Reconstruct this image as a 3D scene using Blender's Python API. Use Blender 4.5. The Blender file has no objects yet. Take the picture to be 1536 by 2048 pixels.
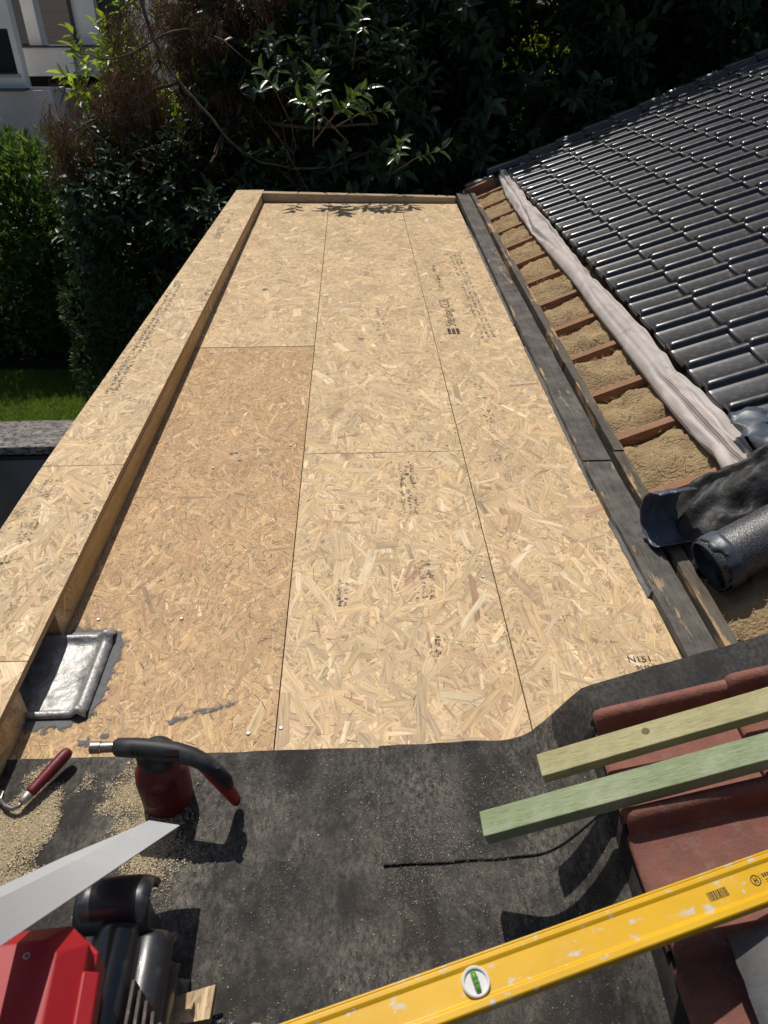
import bpy, bmesh, math, random
import numpy as np
from mathutils import Vector, Matrix, noise

# ------------------------------------------------------------------ camera, sky, sun, exposure
sc = bpy.context.scene
R = math.radians
rng = np.random.default_rng(7)
random.seed(7)

cam_d = bpy.data.cameras.new('camera')
cam = bpy.data.objects.new('camera', cam_d)
sc.collection.objects.link(cam)
sc.camera = cam
cam_d.sensor_fit = 'VERTICAL'
cam_d.sensor_height = 36.0
cam_d.lens = 36.0 * 1450 / 2048
cam_d.clip_start = 0.02
cam_d.clip_end = 2000
cam.location = (0, 0, 1.38)
cam.rotation_euler = (R(90 - 35.23), 0, R(-2.226))
cam_d.dof.use_dof = True
cam_d.dof.focus_distance = 2.3
cam_d.dof.aperture_fstop = 9.0

SUN_EL = 60.0
SUN_AZ = -21.0            # degrees clockwise from +Y (the deck's long direction)
world = bpy.data.worlds.new('World')
sc.world = world
world.use_nodes = True
wn = world.node_tree
bg = wn.nodes['Background']
sky = wn.nodes.new('ShaderNodeTexSky')
sky.sky_type = 'NISHITA'
sky.sun_disc = False
sky.sun_elevation = R(SUN_EL)
sky.sun_rotation = R(SUN_AZ)
sky.altitude = 50
sky.dust_density = 2.0
wn.links.new(sky.outputs[0], bg.inputs[0])
bg.inputs[1].default_value = 0.072

sun_d = bpy.data.lights.new('sun', 'SUN')
sun_d.energy = 4.1
sun_d.angle = R(0.55)
sun_d.color = (1.0, 0.95, 0.87)
sun = bpy.data.objects.new('sun', sun_d)
sc.collection.objects.link(sun)
sd = Vector((math.sin(R(SUN_AZ)) * math.cos(R(SUN_EL)), math.cos(R(SUN_AZ)) * math.cos(R(SUN_EL)), math.sin(R(SUN_EL))))
sun.rotation_euler = sd.to_track_quat('Z', 'Y').to_euler()
sun.location = sd * 30

sc.view_settings.view_transform = 'Standard'
sc.view_settings.look = 'None'
sc.view_settings.exposure = -0.05
sc.view_settings.gamma = 1.0
sc.render.engine = 'CYCLES'
sc.cycles.max_bounces = 8
sc.cycles.transparent_max_bounces = 8
sc.cycles.use_denoising = True

# ------------------------------------------------------------------ helpers: objects
COL = sc.collection

def tag(o, label=None, cat=None, group=None, kind=None):
    if label: o['label'] = label
    if cat: o['category'] = cat
    if group: o['group'] = group
    if kind: o['kind'] = kind
    return o

def thing(name, label, cat, loc=(0, 0, 0), group=None):
    o = bpy.data.objects.new(name, None)
    o.empty_display_size = 0.05
    COL.objects.link(o)
    o.location = loc
    bpy.context.view_layer.update()
    return tag(o, label, cat, group)

def link(name, me, mat=None, parent=None, kind=None):
    o = bpy.data.objects.new(name, me)
    COL.objects.link(o)
    if mat is not None and len(me.materials) == 0:
        me.materials.append(mat)
    if parent is not None:
        o.parent = parent
        # parts are modelled in world coordinates: undo the thing's own origin
        if parent.type == 'EMPTY':
            o.matrix_parent_inverse = Matrix.Translation(-Vector(parent.location))
    if kind: o['kind'] = kind
    return o

def np_mesh(name, V, polys, tint=None, uv=None, smooth=False):
    V = np.asarray(V, dtype=np.float32)
    me = bpy.data.meshes.new(name)
    me.vertices.add(len(V))
    me.vertices.foreach_set('co', V.ravel())
    polys = [np.asarray(p, dtype=np.int32) for p in polys if len(p)]
    idx = np.concatenate([p.ravel() for p in polys])
    tot = np.concatenate([np.full(len(p), p.shape[1], dtype=np.int32) for p in polys])
    start = np.concatenate([[0], np.cumsum(tot)[:-1]]).astype(np.int32)
    me.loops.add(len(idx))
    me.loops.foreach_set('vertex_index', idx)
    me.polygons.add(len(tot))
    me.polygons.foreach_set('loop_start', start)
    try:
        me.polygons.foreach_set('loop_total', tot)
    except Exception:
        pass
    if smooth:
        me.polygons.foreach_set('use_smooth', np.ones(len(tot), dtype=bool))
    me.update(calc_edges=True)
    if tint is not None:
        a = me.attributes.new('tint', 'FLOAT_COLOR', 'POINT')
        t = np.ones((len(V), 4), dtype=np.float32)
        t[:, :3] = tint
        a.data.foreach_set('color', t.ravel())
    if uv is not None:
        u = me.uv_layers.new(name='UVMap')
        u.data.foreach_set('uv', np.asarray(uv, dtype=np.float32)[idx].ravel())
    return me

class MB:
    """collects shapes into one mesh"""
    def __init__(s):
        s.v, s.f, s.open = [], [], False
    def add(s, vs, fs):
        n = len(s.v)
        s.v += [tuple(v) for v in vs]
        s.f += [tuple(i + n for i in f) for f in fs]
        return s
    def box(s, c, size, m=None):
        hx, hy, hz = [q / 2 for q in size]
        vs = [Vector((x, y, z)) for z in (-hz, hz) for y in (-hy, hy) for x in (-hx, hx)]
        if m is not None: vs = [m @ v for v in vs]
        vs = [v + Vector(c) for v in vs]
        return s.add(vs, [(0, 2, 3, 1), (4, 5, 7, 6), (0, 1, 5, 4), (2, 6, 7, 3), (1, 3, 7, 5), (0, 4, 6, 2)])
    def prism(s, poly, z0, z1):
        n = len(poly)
        zt = z1 if hasattr(z1, '__len__') else [z1] * n
        zb = z0 if hasattr(z0, '__len__') else [z0] * n
        vs = [(p[0], p[1], zb[i]) for i, p in enumerate(poly)] + [(p[0], p[1], zt[i]) for i, p in enumerate(poly)]
        fs = [tuple(range(n))[::-1], tuple(range(n, 2 * n))] + [(i, (i + 1) % n, n + (i + 1) % n, n + i) for i in range(n)]
        return s.add(vs, fs)
    def tube(s, pts, rad, n=8, caps=True, flat=1.0, up=None):
        pts = [Vector(p) for p in pts]
        if not hasattr(rad, '__len__'): rad = [rad] * len(pts)
        vs, prev = [], None
        for i, p in enumerate(pts):
            t = (pts[min(i + 1, len(pts) - 1)] - pts[max(i - 1, 0)]).normalized()
            if prev is None:
                a = Vector(up) if up else (Vector((0, 0, 1)) if abs(t.z) < .9 else Vector((1, 0, 0)))
            else:
                a = prev
            a = (a - t * a.dot(t)).normalized()
            prev = a
            b = t.cross(a)
            for k in range(n):
                q = 2 * math.pi * k / n
                vs.append(p + a * (math.cos(q) * rad[i] * flat) + b * (math.sin(q) * rad[i]))
        fs = [(i * n + k, i * n + (k + 1) % n, (i + 1) * n + (k + 1) % n, (i + 1) * n + k) for i in range(len(pts) - 1) for k in range(n)]
        if caps:
            fs += [tuple(range(n))[::-1], tuple(range((len(pts) - 1) * n, len(pts) * n))]
        return s.add(vs, fs)
    def lathe(s, prof, o=(0, 0, 0), axis=(0, 0, 1), n=24):
        ax = Vector(axis).normalized()
        a = ax.orthogonal().normalized()
        b = ax.cross(a)
        vs = []
        for r, h in prof:
            for k in range(n):
                q = 2 * math.pi * k / n
                vs.append(Vector(o) + ax * h + (a * math.cos(q) + b * math.sin(q)) * r)
        m = len(prof)
        fs = [(i * n + k, i * n + (k + 1) % n, (i + 1) * n + (k + 1) % n, (i + 1) * n + k) for i in range(m - 1) for k in range(n)]
        fs += [tuple(range(n))[::-1], tuple(range((m - 1) * n, m * n))]
        return s.add(vs, fs)
    def grid(s, P, closed=False):
        nu, nv = len(P), len(P[0])
        vs = [p for row in P for p in row]
        fs = [(i * nv + j, (i + 1) * nv + j, (i + 1) * nv + j + 1, i * nv + j + 1) for i in range(nu - 1) for j in range(nv - 1)]
        s.open = True
        return s.add(vs, fs)
    def mesh(s, name, smooth=False, fix=True):
        me = bpy.data.meshes.new(name)
        me.from_pydata(s.v, [], s.f)
        if fix and not s.open:
            bm = bmesh.new(); bm.from_mesh(me)
            bmesh.ops.recalc_face_normals(bm, faces=bm.faces)
            bm.to_mesh(me); bm.free()
        if smooth:
            me.polygons.foreach_set('use_smooth', [True] * len(me.polygons))
        me.update()
        return me
    def build(s, name, mat, parent=None, smooth=False, bevel=0, seg=2, kind=None, fix=True, solid=0, sub=0):
        o = link(name, s.mesh(name, smooth, fix), mat, parent, kind)
        if solid:
            m = o.modifiers.new('solid', 'SOLIDIFY'); m.thickness = solid; m.offset = -1
        if sub:
            m = o.modifiers.new('sub', 'SUBSURF'); m.levels = sub; m.render_levels = sub
        if bevel:
            m = o.modifiers.new('bevel', 'BEVEL'); m.width = bevel; m.segments = seg; m.limit_method = 'ANGLE'; m.angle_limit = R(35)
            m.harden_normals = False
            o.data.polygons.foreach_set('use_smooth', [True] * len(o.data.polygons))
            m2 = o.modifiers.new('wn', 'WEIGHTED_NORMAL'); m2.keep_sharp = True
        return o

def nz(x, y, z=0.0, s=1.0):
    return noise.noise(Vector((x * s, y * s, z * s)))
def fbm(x, y, z=0.0, s=1.0, o=4):
    return noise.fractal(Vector((x * s, y * s, z * s)), 1.0, 2.0, o)

# ------------------------------------------------------------------ helpers: materials
class N:
    def __init__(s, name):
        s.m = bpy.data.materials.new(name); s.m.use_nodes = True
        s.t = s.m.node_tree
        s.b = s.t.nodes['Principled BSDF']
        s.out = s.t.nodes['Material Output']
    def n(s, typ, **kw):
        x = s.t.nodes.new('ShaderNode' + typ)
        for k, v in kw.items():
            if isinstance(k, str) and hasattr(x, k) and k not in x.inputs: setattr(x, k, v)
            else: x.inputs[k].default_value = v
        return x
    def l(s, a, b): s.t.links.new(a, b)
    def co(s, kind='Object', scale=(1, 1, 1), rot=(0, 0, 0)):
        c = s.n('TexCoord'); m = s.n('Mapping')
        m.inputs['Scale'].default_value = scale; m.inputs['Rotation'].default_value = rot
        s.l(c.outputs[kind], m.inputs[0])
        return m.outputs[0]
    def noise(s, vec, scale, detail=5, rough=.55, dist=0):
        x = s.n('TexNoise'); x.inputs['Scale'].default_value = scale; x.inputs['Detail'].default_value = detail
        x.inputs['Roughness'].default_value = rough; x.inputs['Distortion'].default_value = dist
        s.l(vec, x.inputs['Vector']); return x.outputs[0]
    def vor(s, vec, scale, feat='F1', out='Distance'):
        x = s.n('TexVoronoi'); x.feature = feat; x.inputs['Scale'].default_value = scale
        s.l(vec, x.inputs['Vector']); return x.outputs[out]
    def ramp(s, fac, stops, interp='LINEAR'):
        x = s.n('ValToRGB'); r = x.color_ramp; r.interpolation = interp
        while len(r.elements) < len(stops): r.elements.new(0.5)
        for e, (p, c) in zip(r.elements, stops):
            e.position = p
            e.color = (c, c, c, 1) if not hasattr(c, '__len__') else (*c, 1)
        s.l(fac, x.inputs[0]); return x.outputs[0]
    def mix(s, f, a, b, mode='MIX'):
        x = s.n('MixRGB', blend_type=mode)
        for i, q in enumerate((f, a, b)):
            if hasattr(q, 'links'): s.l(q, x.inputs[i])
            elif i == 0: x.inputs[0].default_value = q
            else: x.inputs[i].default_value = (*q, 1) if hasattr(q, '__len__') else (q, q, q, 1)
        return x.outputs[0]
    def attr(s, name='tint'):
        x = s.n('Attribute'); x.attribute_name = name; return x.outputs['Color']
    def bump(s, h, strength=.5, dist=.002, prev=None):
        x = s.n('Bump'); x.inputs['Strength'].default_value = strength; x.inputs['Distance'].default_value = dist
        s.l(h, x.inputs['Height'])
        if prev is not None: s.l(prev, x.inputs['Normal'])
        return x.outputs[0]
    def fin(s, col=None, rough=.6, spec=.4, metal=0, nrm=None, **kw):
        if col is not None:
            if hasattr(col, 'links'): s.l(col, s.b.inputs['Base Color'])
            else: s.b.inputs['Base Color'].default_value = (*col, 1)
        if hasattr(rough, 'links'): s.l(rough, s.b.inputs['Roughness'])
        else: s.b.inputs['Roughness'].default_value = rough
        s.b.inputs['Specular IOR Level'].default_value = spec
        s.b.inputs['Metallic'].default_value = metal
        if nrm is not None: s.l(nrm, s.b.inputs['Normal'])
        for k, v in kw.items(): s.b.inputs[k.replace('_', ' ')].default_value = v
        return s.m
    def alpha(s, fac):
        """fac 0 = see-through"""
        tr = s.n('BsdfTransparent'); mx = s.n('MixShader')
        s.l(fac, mx.inputs[0]); s.l(tr.outputs[0], mx.inputs[1]); s.l(s.b.outputs[0], mx.inputs[2])
        s.l(mx.outputs[0], s.out.inputs[0]); return s.m

def two(name, c1, c2, scale, rough=.7, spec=.3, lo=.35, hi=.65, stretch=(1, 1, 1), bump=.3, bscale=None, dist=.001, metal=0, coord='Object', c3=None, scale3=None, t3=(.6, .7), **kw):
    s = N(name); v = s.co(coord, stretch)
    f = s.ramp(s.noise(v, scale), [(lo, 0.0), (hi, 1.0)])
    c = s.mix(f, c1, c2)
    if c3 is not None:
        f3 = s.ramp(s.noise(v, scale3 or scale * 3), [(t3[0], 0.0), (t3[1], 1.0)])
        c = s.mix(f3, c, c3)
    nr = s.bump(s.noise(v, bscale or scale * 6, 6), bump, dist)
    return s.fin(c, rough, spec, metal, nr, **kw)

def wood(name, c1, c2, axis=1, scale=6, rough=.7, worn=None, wlo=.56, whi=.62, dust=None, bump=.4):
    s = N(name)
    st = [22, 22, 22]; st[axis] = 1.2
    v = s.co('Object', tuple(st)); v0 = s.co('Object')
    f = s.ramp(s.noise(v, scale * .35, 6, .65, .4), [(.3, 0.0), (.7, 1.0)])
    c = s.mix(f, c1, c2)
    fine = s.noise(v, scale * 2.2, 3)
    c = s.mix(.55, c, s.ramp(fine, [(.3, .35), (.5, 1.0), (.7, 1.4)]), 'MULTIPLY')
    if worn is not None:
        st2 = [9, 9, 9]; st2[axis] = 1.4
        v2 = s.co('Object', tuple(st2))
        f2 = s.ramp(s.noise(v2, 1.6, 7, .7), [(wlo, 0.0), (whi, 1.0)])
        c = s.mix(f2, c, worn)
    if dust is not None:
        f3 = s.ramp(s.noise(v0, 7, 8, .75), [(.45, 0.0), (.75, .8)])
        c = s.mix(f3, c, dust)
    nr = s.bump(fine, bump, .0015)
    return s.fin(c, rough, .25, 0, nr)

def leafmat(name, base, rough=.35, trans=.35, tcol=None, spec=.5):
    s = N(name)
    c = s.mix(1.0, s.attr(), base, 'MULTIPLY')
    s.fin(c, rough, spec)
    tl = s.n('BsdfTranslucent')
    tc = s.mix(1.0, s.attr(), tcol or tuple(min(1, q * 2.2) for q in base), 'MULTIPLY')
    s.l(tc, tl.inputs[0])
    mx = s.n('MixShader'); mx.inputs[0].default_value = trans
    s.l(s.b.outputs[0], mx.inputs[1]); s.l(tl.outputs[0], mx.inputs[2]); s.l(mx.outputs[0], s.out.inputs[0])
    return s.m

def osb_mat(name, strand=True, base=(.36, .25, .13)):
    s = N(name)
    if strand:
        u = s.n('UVMap'); m = s.n('Mapping'); m.inputs['Scale'].default_value = (10, 150, 1)
        s.l(u.outputs[0], m.inputs[0])
        g = s.noise(m.outputs[0], 1.0, 4, .6)
        c = s.mix(.62, s.attr(), s.ramp(g, [(.34, .42), (.49, .97), (.66, 1.30)]), 'MULTIPLY')
        v = s.co('Object')
        big = s.ramp(s.noise(v, 3.2, 9, .7), [(.30, .80), (.48, 1.0), (.72, 1.07)])
        c = s.mix(1.0, c, big, 'MULTIPLY')
        grime = s.ramp(s.noise(v, 5.5, 10, .78), [(.56, 0.0), (.74, .42)])
        c = s.mix(grime, c, (.27, .215, .15))
        spk = s.ramp(s.noise(v, 330, 3, .7), [(.28, .45), (.40, 1.0)])
        c = s.mix(.7, c, spk, 'MULTIPLY')
        nr = s.bump(g, .35, .0006)
    else:
        v = s.co('Object', (1, 1, 30))
        c = s.mix(s.ramp(s.noise(v, 60, 4), [(.3, 0.0), (.7, 1.0)]), tuple(q * .7 for q in base), tuple(q * 1.3 for q in base))
        nr = s.bump(s.noise(v, 90, 3), .4, .001)
    return s.fin(c, .62, .3, 0, nr)

MAT = {}
MAT['strand'] = osb_mat('osb_strands')
MAT['osb_edge'] = osb_mat('osb_core', False)
MAT['kerb_timber'] = wood('kerb_timber', (.58, .41, .20), (.46, .30, .13), 1, 5, .6)
MAT['end_timber'] = wood('end_timber', (.48, .37, .24), (.34, .25, .155), 0, 7, .7)
MAT['plank'] = wood('weathered_plank', (.105, .095, .088), (.052, .043, .040), 1, 6, .72, worn=(.36, .25, .13), wlo=.585, whi=.625, dust=(.20, .19, .155))
MAT['batten_old'] = wood('old_batten', (.12, .10, .075), (.06, .047, .038), 1, 6, .75, worn=(.44, .29, .14), wlo=.55, whi=.60, dust=(.16, .14, .11))
MAT['rafter'] = wood('rafter_timber', (.31, .165, .09), (.20, .10, .052), 0, 7, .7)
MAT['green1'] = wood('treated_pine', (.40, .355, .185), (.28, .265, .125), 0, 13, .65, dust=(.47, .42, .25), bump=.8)
MAT['green2'] = wood('treated_pine_fresh', (.265, .31, .17), (.175, .225, .115), 0, 13, .6, dust=(.39, .405, .29), bump=.8)
MAT['knot'] = two('timber_knot', (.10, .075, .03), (.17, .13, .06), 120)

def felt_mat(name, base=(.0165, .0158, .0156), dust=(.185, .168, .142), lo=.46, hi=.84, spk=.95):
    s = N(name); v = s.co('Object'); vs_ = s.co('Object', (1.5, .75, 1))
    warm = s.ramp(s.noise(v, 2.3, 5, .6), [(.4, 0.0), (.7, 1.0)])
    c = s.mix(warm, base, (base[0] * 1.7, base[1] * 1.35, base[2] * 1.05))
    d = s.ramp(s.noise(vs_, 5.5, 11, .80, .4), [(lo, 0.0), (hi, 1.0)])
    fine = s.ramp(s.noise(v, 150, 4, .7), [(.36, .12), (.62, 1.0)])
    c = s.mix(s.mix(1.0, d, fine, 'MULTIPLY'), c, dust)
    d2 = s.ramp(s.noise(v, 3.1, 7, .66), [(.44, 0.0), (.62, 1.0)])
    grit = s.ramp(s.noise(vs_, 75, 9, .88), [(.44, 0.0), (.58, 1.0)])
    c = s.mix(s.mix(1.0, d2, grit, 'MULTIPLY'), c, tuple(q * .95 for q in dust))
    sp = s.ramp(s.vor(v, 230), [(0.0, 1.0), (.16, 0.0)])
    spn = s.ramp(s.noise(v, 9, 6, .7), [(.45, 0.0), (.7, spk)])
    c = s.mix(s.mix(1.0, sp, spn, 'MULTIPLY'), c, (.33, .31, .26))
    nr = s.bump(s.noise(v, 420, 3, .7), .55, .0012)
    nr = s.bump(s.noise(v, 9, 4), .25, .006, nr)
    return s.fin(c, .78, .28, 0, nr)
MAT['felt'] = felt_mat('roofing_felt')
MAT['felt_clean'] = felt_mat('roofing_felt_clean', (.0115, .0115, .0125), (.07, .066, .060), .50, .8, .6)
MAT['felt_grey'] = felt_mat('grey_mineral_felt', (.075, .08, .088), (.17, .175, .18), .35, .65, .9)
MAT['sawdust'] = leafmat('sawdust', (.50, .41, .265), .9, 0.0, spec=.1)
MAT['ink'] = None
def ink():
    s = N('stamp_ink'); v = s.co('Object')
    f = s.ramp(s.noise(v, 130, 4, .7), [(.36, 0.05), (.52, .82)])
    f2 = s.ramp(s.noise(v, 9, 3, .6), [(.3, .25), (.55, 1.0)])
    s.fin((.028, .034, .045), .7, .2)
    return s.alpha(s.mix(1.0, f, f2, 'MULTIPLY'))
MAT['ink'] = ink()
def ink2():
    s = N('marker_ink'); v = s.co('Object')
    s.fin((.022, .026, .04), .7, .2)
    return s.alpha(s.ramp(s.noise(v, 160, 3, .6), [(.30, .35), (.48, .95)]))
MAT['ink_fresh'] = ink2()
MAT['lead'] = two('beaten_lead', (.27, .265, .26), (.46, .45, .445), 16, .50, .5, .3, .7, bump=.8, bscale=60, dist=.005, metal=.6, c3=(.13, .12, .11), scale3=22, t3=(.55, .75))
def smear():
    s = N('bitumen_smear'); v = s.co('Object')
    s.fin(s.mix(s.noise(v, 60, 3), (.07, .075, .08), (.17, .175, .175)), .75, .3, 0, s.bump(s.noise(v, 200, 3), .6, .002))
    q = s.mix(.5, s.ramp(s.noise(v, 48, 8, .75), [(.33, 0.0), (.67, 1.0)]), s.attr())
    return s.alpha(s.ramp(q, [(.34, 0.0), (.52, 1.0)]))
MAT['smear'] = smear()
MAT['screw'] = N('zinc_screw').fin((.42, .40, .37), .5, .5, .8)
MAT['dark_hole'] = N('dark_recess').fin((.012, .011, .01), .9, .1)  # near-black colour standing in for shade inside holes and gaps

def tile_mat(name, c1, c2, rough, coat, dustc, dlo=.6, dhi=.8, bump=.12, bscale=60):
    s = N(name); v = s.co('Object')
    oi = s.n('ObjectInfo')
    c = s.mix(s.ramp(s.noise(v, 18, 6, .6), [(.35, 0.0), (.65, 1.0)]), c1, c2)
    c = s.mix(.6, c, s.ramp(oi.outputs['Random'], [(0, .65), (1, 1.35)]), 'MULTIPLY')
    d = s.ramp(s.noise(v, 32, 8, .75), [(dlo, 0.0), (dhi, .75)])
    c = s.mix(d, c, dustc)
    rr = s.mix(d, (rough,) * 3, (min(1, rough + .35),) * 3)
    nr = s.bump(s.noise(v, bscale, 4), bump, .0015)
    s.fin(c, rr, .55, 0, nr)
    s.b.inputs['Coat Weight'].default_value = coat
    s.b.inputs['Coat Roughness'].default_value = .12
    return s.m
MAT['black_tile'] = tile_mat('glazed_black_tile', (.0185, .0185, .021), (.027, .026, .028), .34, .38, (.13, .125, .115), .54, .80)
MAT['red_tile'] = tile_mat('red_clay_tile', (.225, .075, .049), (.145, .054, .040), .78, 0.0, (.25, .18, .15), .52, .78, 1.0, 170)
MAT['wool'] = two('mineral_wool', (.43, .315, .175), (.30, .21, .115), 9, .95, .05, bump=1.0, bscale=70, dist=.016, stretch=(1, 1.4, 1), c3=(.11, .09, .06), scale3=16, t3=(.63, .74))
MAT['fibre'] = leafmat('wool_fibre', (.40, .31, .19), .9, .1, spec=.05)
def membrane():
    s = N('woven_membrane')
    u = s.n('UVMap'); m = s.n('Mapping'); m.inputs['Scale'].default_value = (1, 1, 1); s.l(u.outputs[0], m.inputs[0])
    w = s.n('TexWave'); w.wave_type = 'BANDS'; w.bands_direction = 'X'; w.inputs['Scale'].default_value = 5.2; w.inputs['Distortion'].default_value = .15
    s.l(m.outputs[0], w.inputs['Vector'])
    v = s.co('Object')
    c = s.mix(s.ramp(s.noise(v, 11, 5), [(.4, 0.0), (.75, 1.0)]), (.60, .545, .515), (.44, .385, .35))
    c = s.mix(.35, c, s.ramp(w.outputs[0], [(.2, .55), (.7, 1.05)]), 'MULTIPLY')
    dirt = s.ramp(s.noise(v, 5, 7, .7), [(.62, 0.0), (.72, .8)])
    c = s.mix(dirt, c, (.17, .11, .06))
    return s.fin(c, .6, .3, 0, s.bump(w.outputs[0], .5, .003))
MAT['membrane'] = membrane()
MAT['film'] = two('bitumen_film', (.018, .0178, .018), (.032, .031, .030), 6, .58, .4, bump=.9, bscale=40, dist=.006)
def glitter():
    s = N('sanded_bitumen_roll'); v = s.co('Object')
    g = s.noise(v, 420, 3, .8)
    c = s.mix(s.ramp(g, [(.46, 0.0), (.62, 1.0)]), (.018, .018, .02), (.22, .22, .225))
    return s.fin(c, s.ramp(s.noise(v, 160, 4, .7), [(.4, .18), (.65, .6)]), .7, .15, s.bump(g, .6, .0015))
MAT['roll'] = glitter()
MAT['bluefilm'] = two('blue_grey_film', (.045, .055, .075), (.08, .095, .12), 9, .42, .5, bump=.3, bscale=20, dist=.003)
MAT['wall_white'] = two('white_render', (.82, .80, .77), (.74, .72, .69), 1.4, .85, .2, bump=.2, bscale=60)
MAT['wall_grey'] = two('grey_render', (.44, .43, .42), (.36, .35, .34), 1.2, .85, .2, bump=.2, bscale=60)
MAT['glass'] = N('window_glass').fin((.02, .025, .03), .05, .8)
MAT['frame_dark'] = N('dark_frame').fin((.04, .042, .05), .5, .4)
MAT['reflection_brown'] = two('reflection_roof_tiles', (.038, .025, .022), (.022, .015, .014), 9, .8, .2)
MAT['coping'] = two('stained_concrete_coping', (.29, .265, .25), (.13, .118, .112), 11, .85, .2, stretch=(.6, 1.4, 1), bump=.6, bscale=40, dist=.006, c3=(.06, .052, .048), scale3=30, t3=(.50, .60))
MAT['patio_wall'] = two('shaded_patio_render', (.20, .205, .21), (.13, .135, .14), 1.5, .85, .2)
MAT['patio'] = two('patio_slabs', (.10, .11, .11), (.06, .07, .075), 3, .7, .3)
MAT['soil'] = two('garden_soil', (.020, .024, .010), (.013, .014, .008), 5, .95, .1, bump=.8, bscale=30, dist=.03)
MAT['lawn'] = two('lawn_turf', (.055, .095, .016), (.085, .125, .022), 6, .9, .1, bump=.8, bscale=60, dist=.02)
MAT['bark'] = two('bark', (.10, .075, .055), (.055, .042, .034), 12, .9, .1, stretch=(4, 4, 1), bump=.8, bscale=30, dist=.004)
MAT['twig'] = two('dead_twig', (.16, .125, .095), (.09, .068, .052), 12, .9, .1, bump=.5)

# ------------------------------------------------------------------ ground, patio, garden (structure)
GZ = -2.3
def rect_ring(x0, x1, y0, y1, hx0, hx1, hy0, hy1, z):
    xs = [x0, hx0, hx1, x1]; ys = [y0, hy0, hy1, y1]
    m = MB()
    for i in range(3):
        for j in range(3):
            if i == 1 and j == 1: continue
            m.add([(xs[i], ys[j], z), (xs[i + 1], ys[j], z), (xs[i + 1], ys[j + 1], z), (xs[i], ys[j + 1], z)], [(0, 1, 2, 3)])
    return m
g = rect_ring(-400, 400, -120, 900, -3.72, -1.02, -4.0, 6.30, GZ)
tag(g.build('ground', MAT['soil'], kind='structure'))
lawn = MB().add([(-9, 6.86, GZ + .006), (-1.1, 6.86, GZ + .006), (-1.1, 8.2, GZ + .006), (-9, 8.6, GZ + .006)], [(0, 1, 2, 3)]).build('lawn', MAT['lawn'], kind='structure')
MB().add([(-3.8, -4.2, -4.5), (-0.9, -4.2, -4.5), (-0.9, 6.5, -4.5), (-3.8, 6.5, -4.5)], [(0, 1, 2, 3)]).build('patio', MAT['patio'], kind='structure')

def blades(n, x0, x1, y0, y1):
    P = np.column_stack([rng.uniform(x0, x1, n), rng.uniform(y0, y1, n), np.full(n, GZ)])
    h = rng.uniform(.03, .075, n); a = rng.uniform(0, 6.28, n)
    s = np.column_stack([np.cos(a), np.sin(a), np.zeros(n)]) * .004
    t = P + np.column_stack([rng.normal(0, .02, n), rng.normal(0, .02, n), h])
    V = np.concatenate([P - s, P + s, t]).reshape(3, n, 3).transpose(1, 0, 2).reshape(-1, 3)
    F = np.arange(3 * n).reshape(n, 3)
    tint = np.repeat(rng.uniform(.65, 1.5, (n, 1)) * np.column_stack([rng.uniform(.8, 1.25, n), np.ones(n), np.ones(n)]), 3, axis=0)
    return np_mesh('grass', V, [F], tint)
grass = link('grass', blades(42000, -5.2, -2.0, 6.87, 8.3), leafmat('grass_blades', (.085, .14, .022), .6, .35, (.22, .34, .04)))
tag(grass, 'mown green grass behind the stained concrete coping', 'grass', kind='stuff')

MB().add([(-16, 14.5, GZ + .006), (-4.6, 14.5, GZ + .006), (-4.6, 23.6, GZ + .006), (-16, 23.6, GZ + .006)], [(0, 1, 2, 3)]).build('bounce_paving', two('pale_bounce_paving', (.52, .49, .44), (.43, .40, .36), 3, .8, .2), kind='structure')  # pale sheet added behind the hedge to bounce sunlight onto the house

# retaining wall round the sunken patio
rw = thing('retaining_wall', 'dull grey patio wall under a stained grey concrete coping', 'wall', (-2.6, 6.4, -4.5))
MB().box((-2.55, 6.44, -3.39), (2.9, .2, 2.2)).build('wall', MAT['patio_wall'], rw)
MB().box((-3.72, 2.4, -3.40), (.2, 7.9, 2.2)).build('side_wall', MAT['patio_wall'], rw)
cp = MB()
cp.box((-2.6, 6.585, -2.245), (3.0, .56, .09)).build('coping', MAT['coping'], rw, bevel=.012)
MB().box((-2.6, 6.42, -2.33), (2.95, .17, .075)).build('drip_board', MAT['frame_dark'], rw)
MB().box((-3.78, 2.3, -2.245), (.4, 7.99, .09)).build('coping', MAT['coping'], rw, bevel=.012)
# the house extension that carries the deck
ext = thing('house_extension', 'white rendered extension wall below the particle board deck', 'building', (0, 3, -4.5))
MB().box((0.9, 2.9, -2.30), (3.78, 7.05, 4.4)).build('wall', MAT['wall_white'], ext)

# ------------------------------------------------------------------ OSB deck
PAL = np.array([(.60, .436, .256), (.54, .386, .218), (.57, .400, .210), (.49, .350, .204), (.67, .525, .335), (.43, .270, .160), (.44, .320, .195)])
PWT = {'new': np.array([.27, .27, .19, .15, .05, .028, .042]), 'rough': np.array([.18, .24, .12, .24, .08, .03, .11])}

def clip_poly(pts, poly):
    out = pts
    n = len(poly)
    for i in range(n):
        ax, ay = poly[i]; bx, by = poly[(i + 1) % n]
        inp, out = out, []
        if not inp: return []
        def side(p): return (bx - ax) * (p[1] - ay) - (by - ay) * (p[0] - ax)
        for j in range(len(inp)):
            p, q = inp[j], inp[(j + 1) % len(inp)]
            sp, sq = side(p), side(q)
            if sp >= 0: out.append(p)
            if (sp >= 0) != (sq >= 0):
                t = sp / (sp - sq)
                out.append(tuple(p[k] + (q[k] - p[k]) * t for k in range(4)))
    return out

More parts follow.
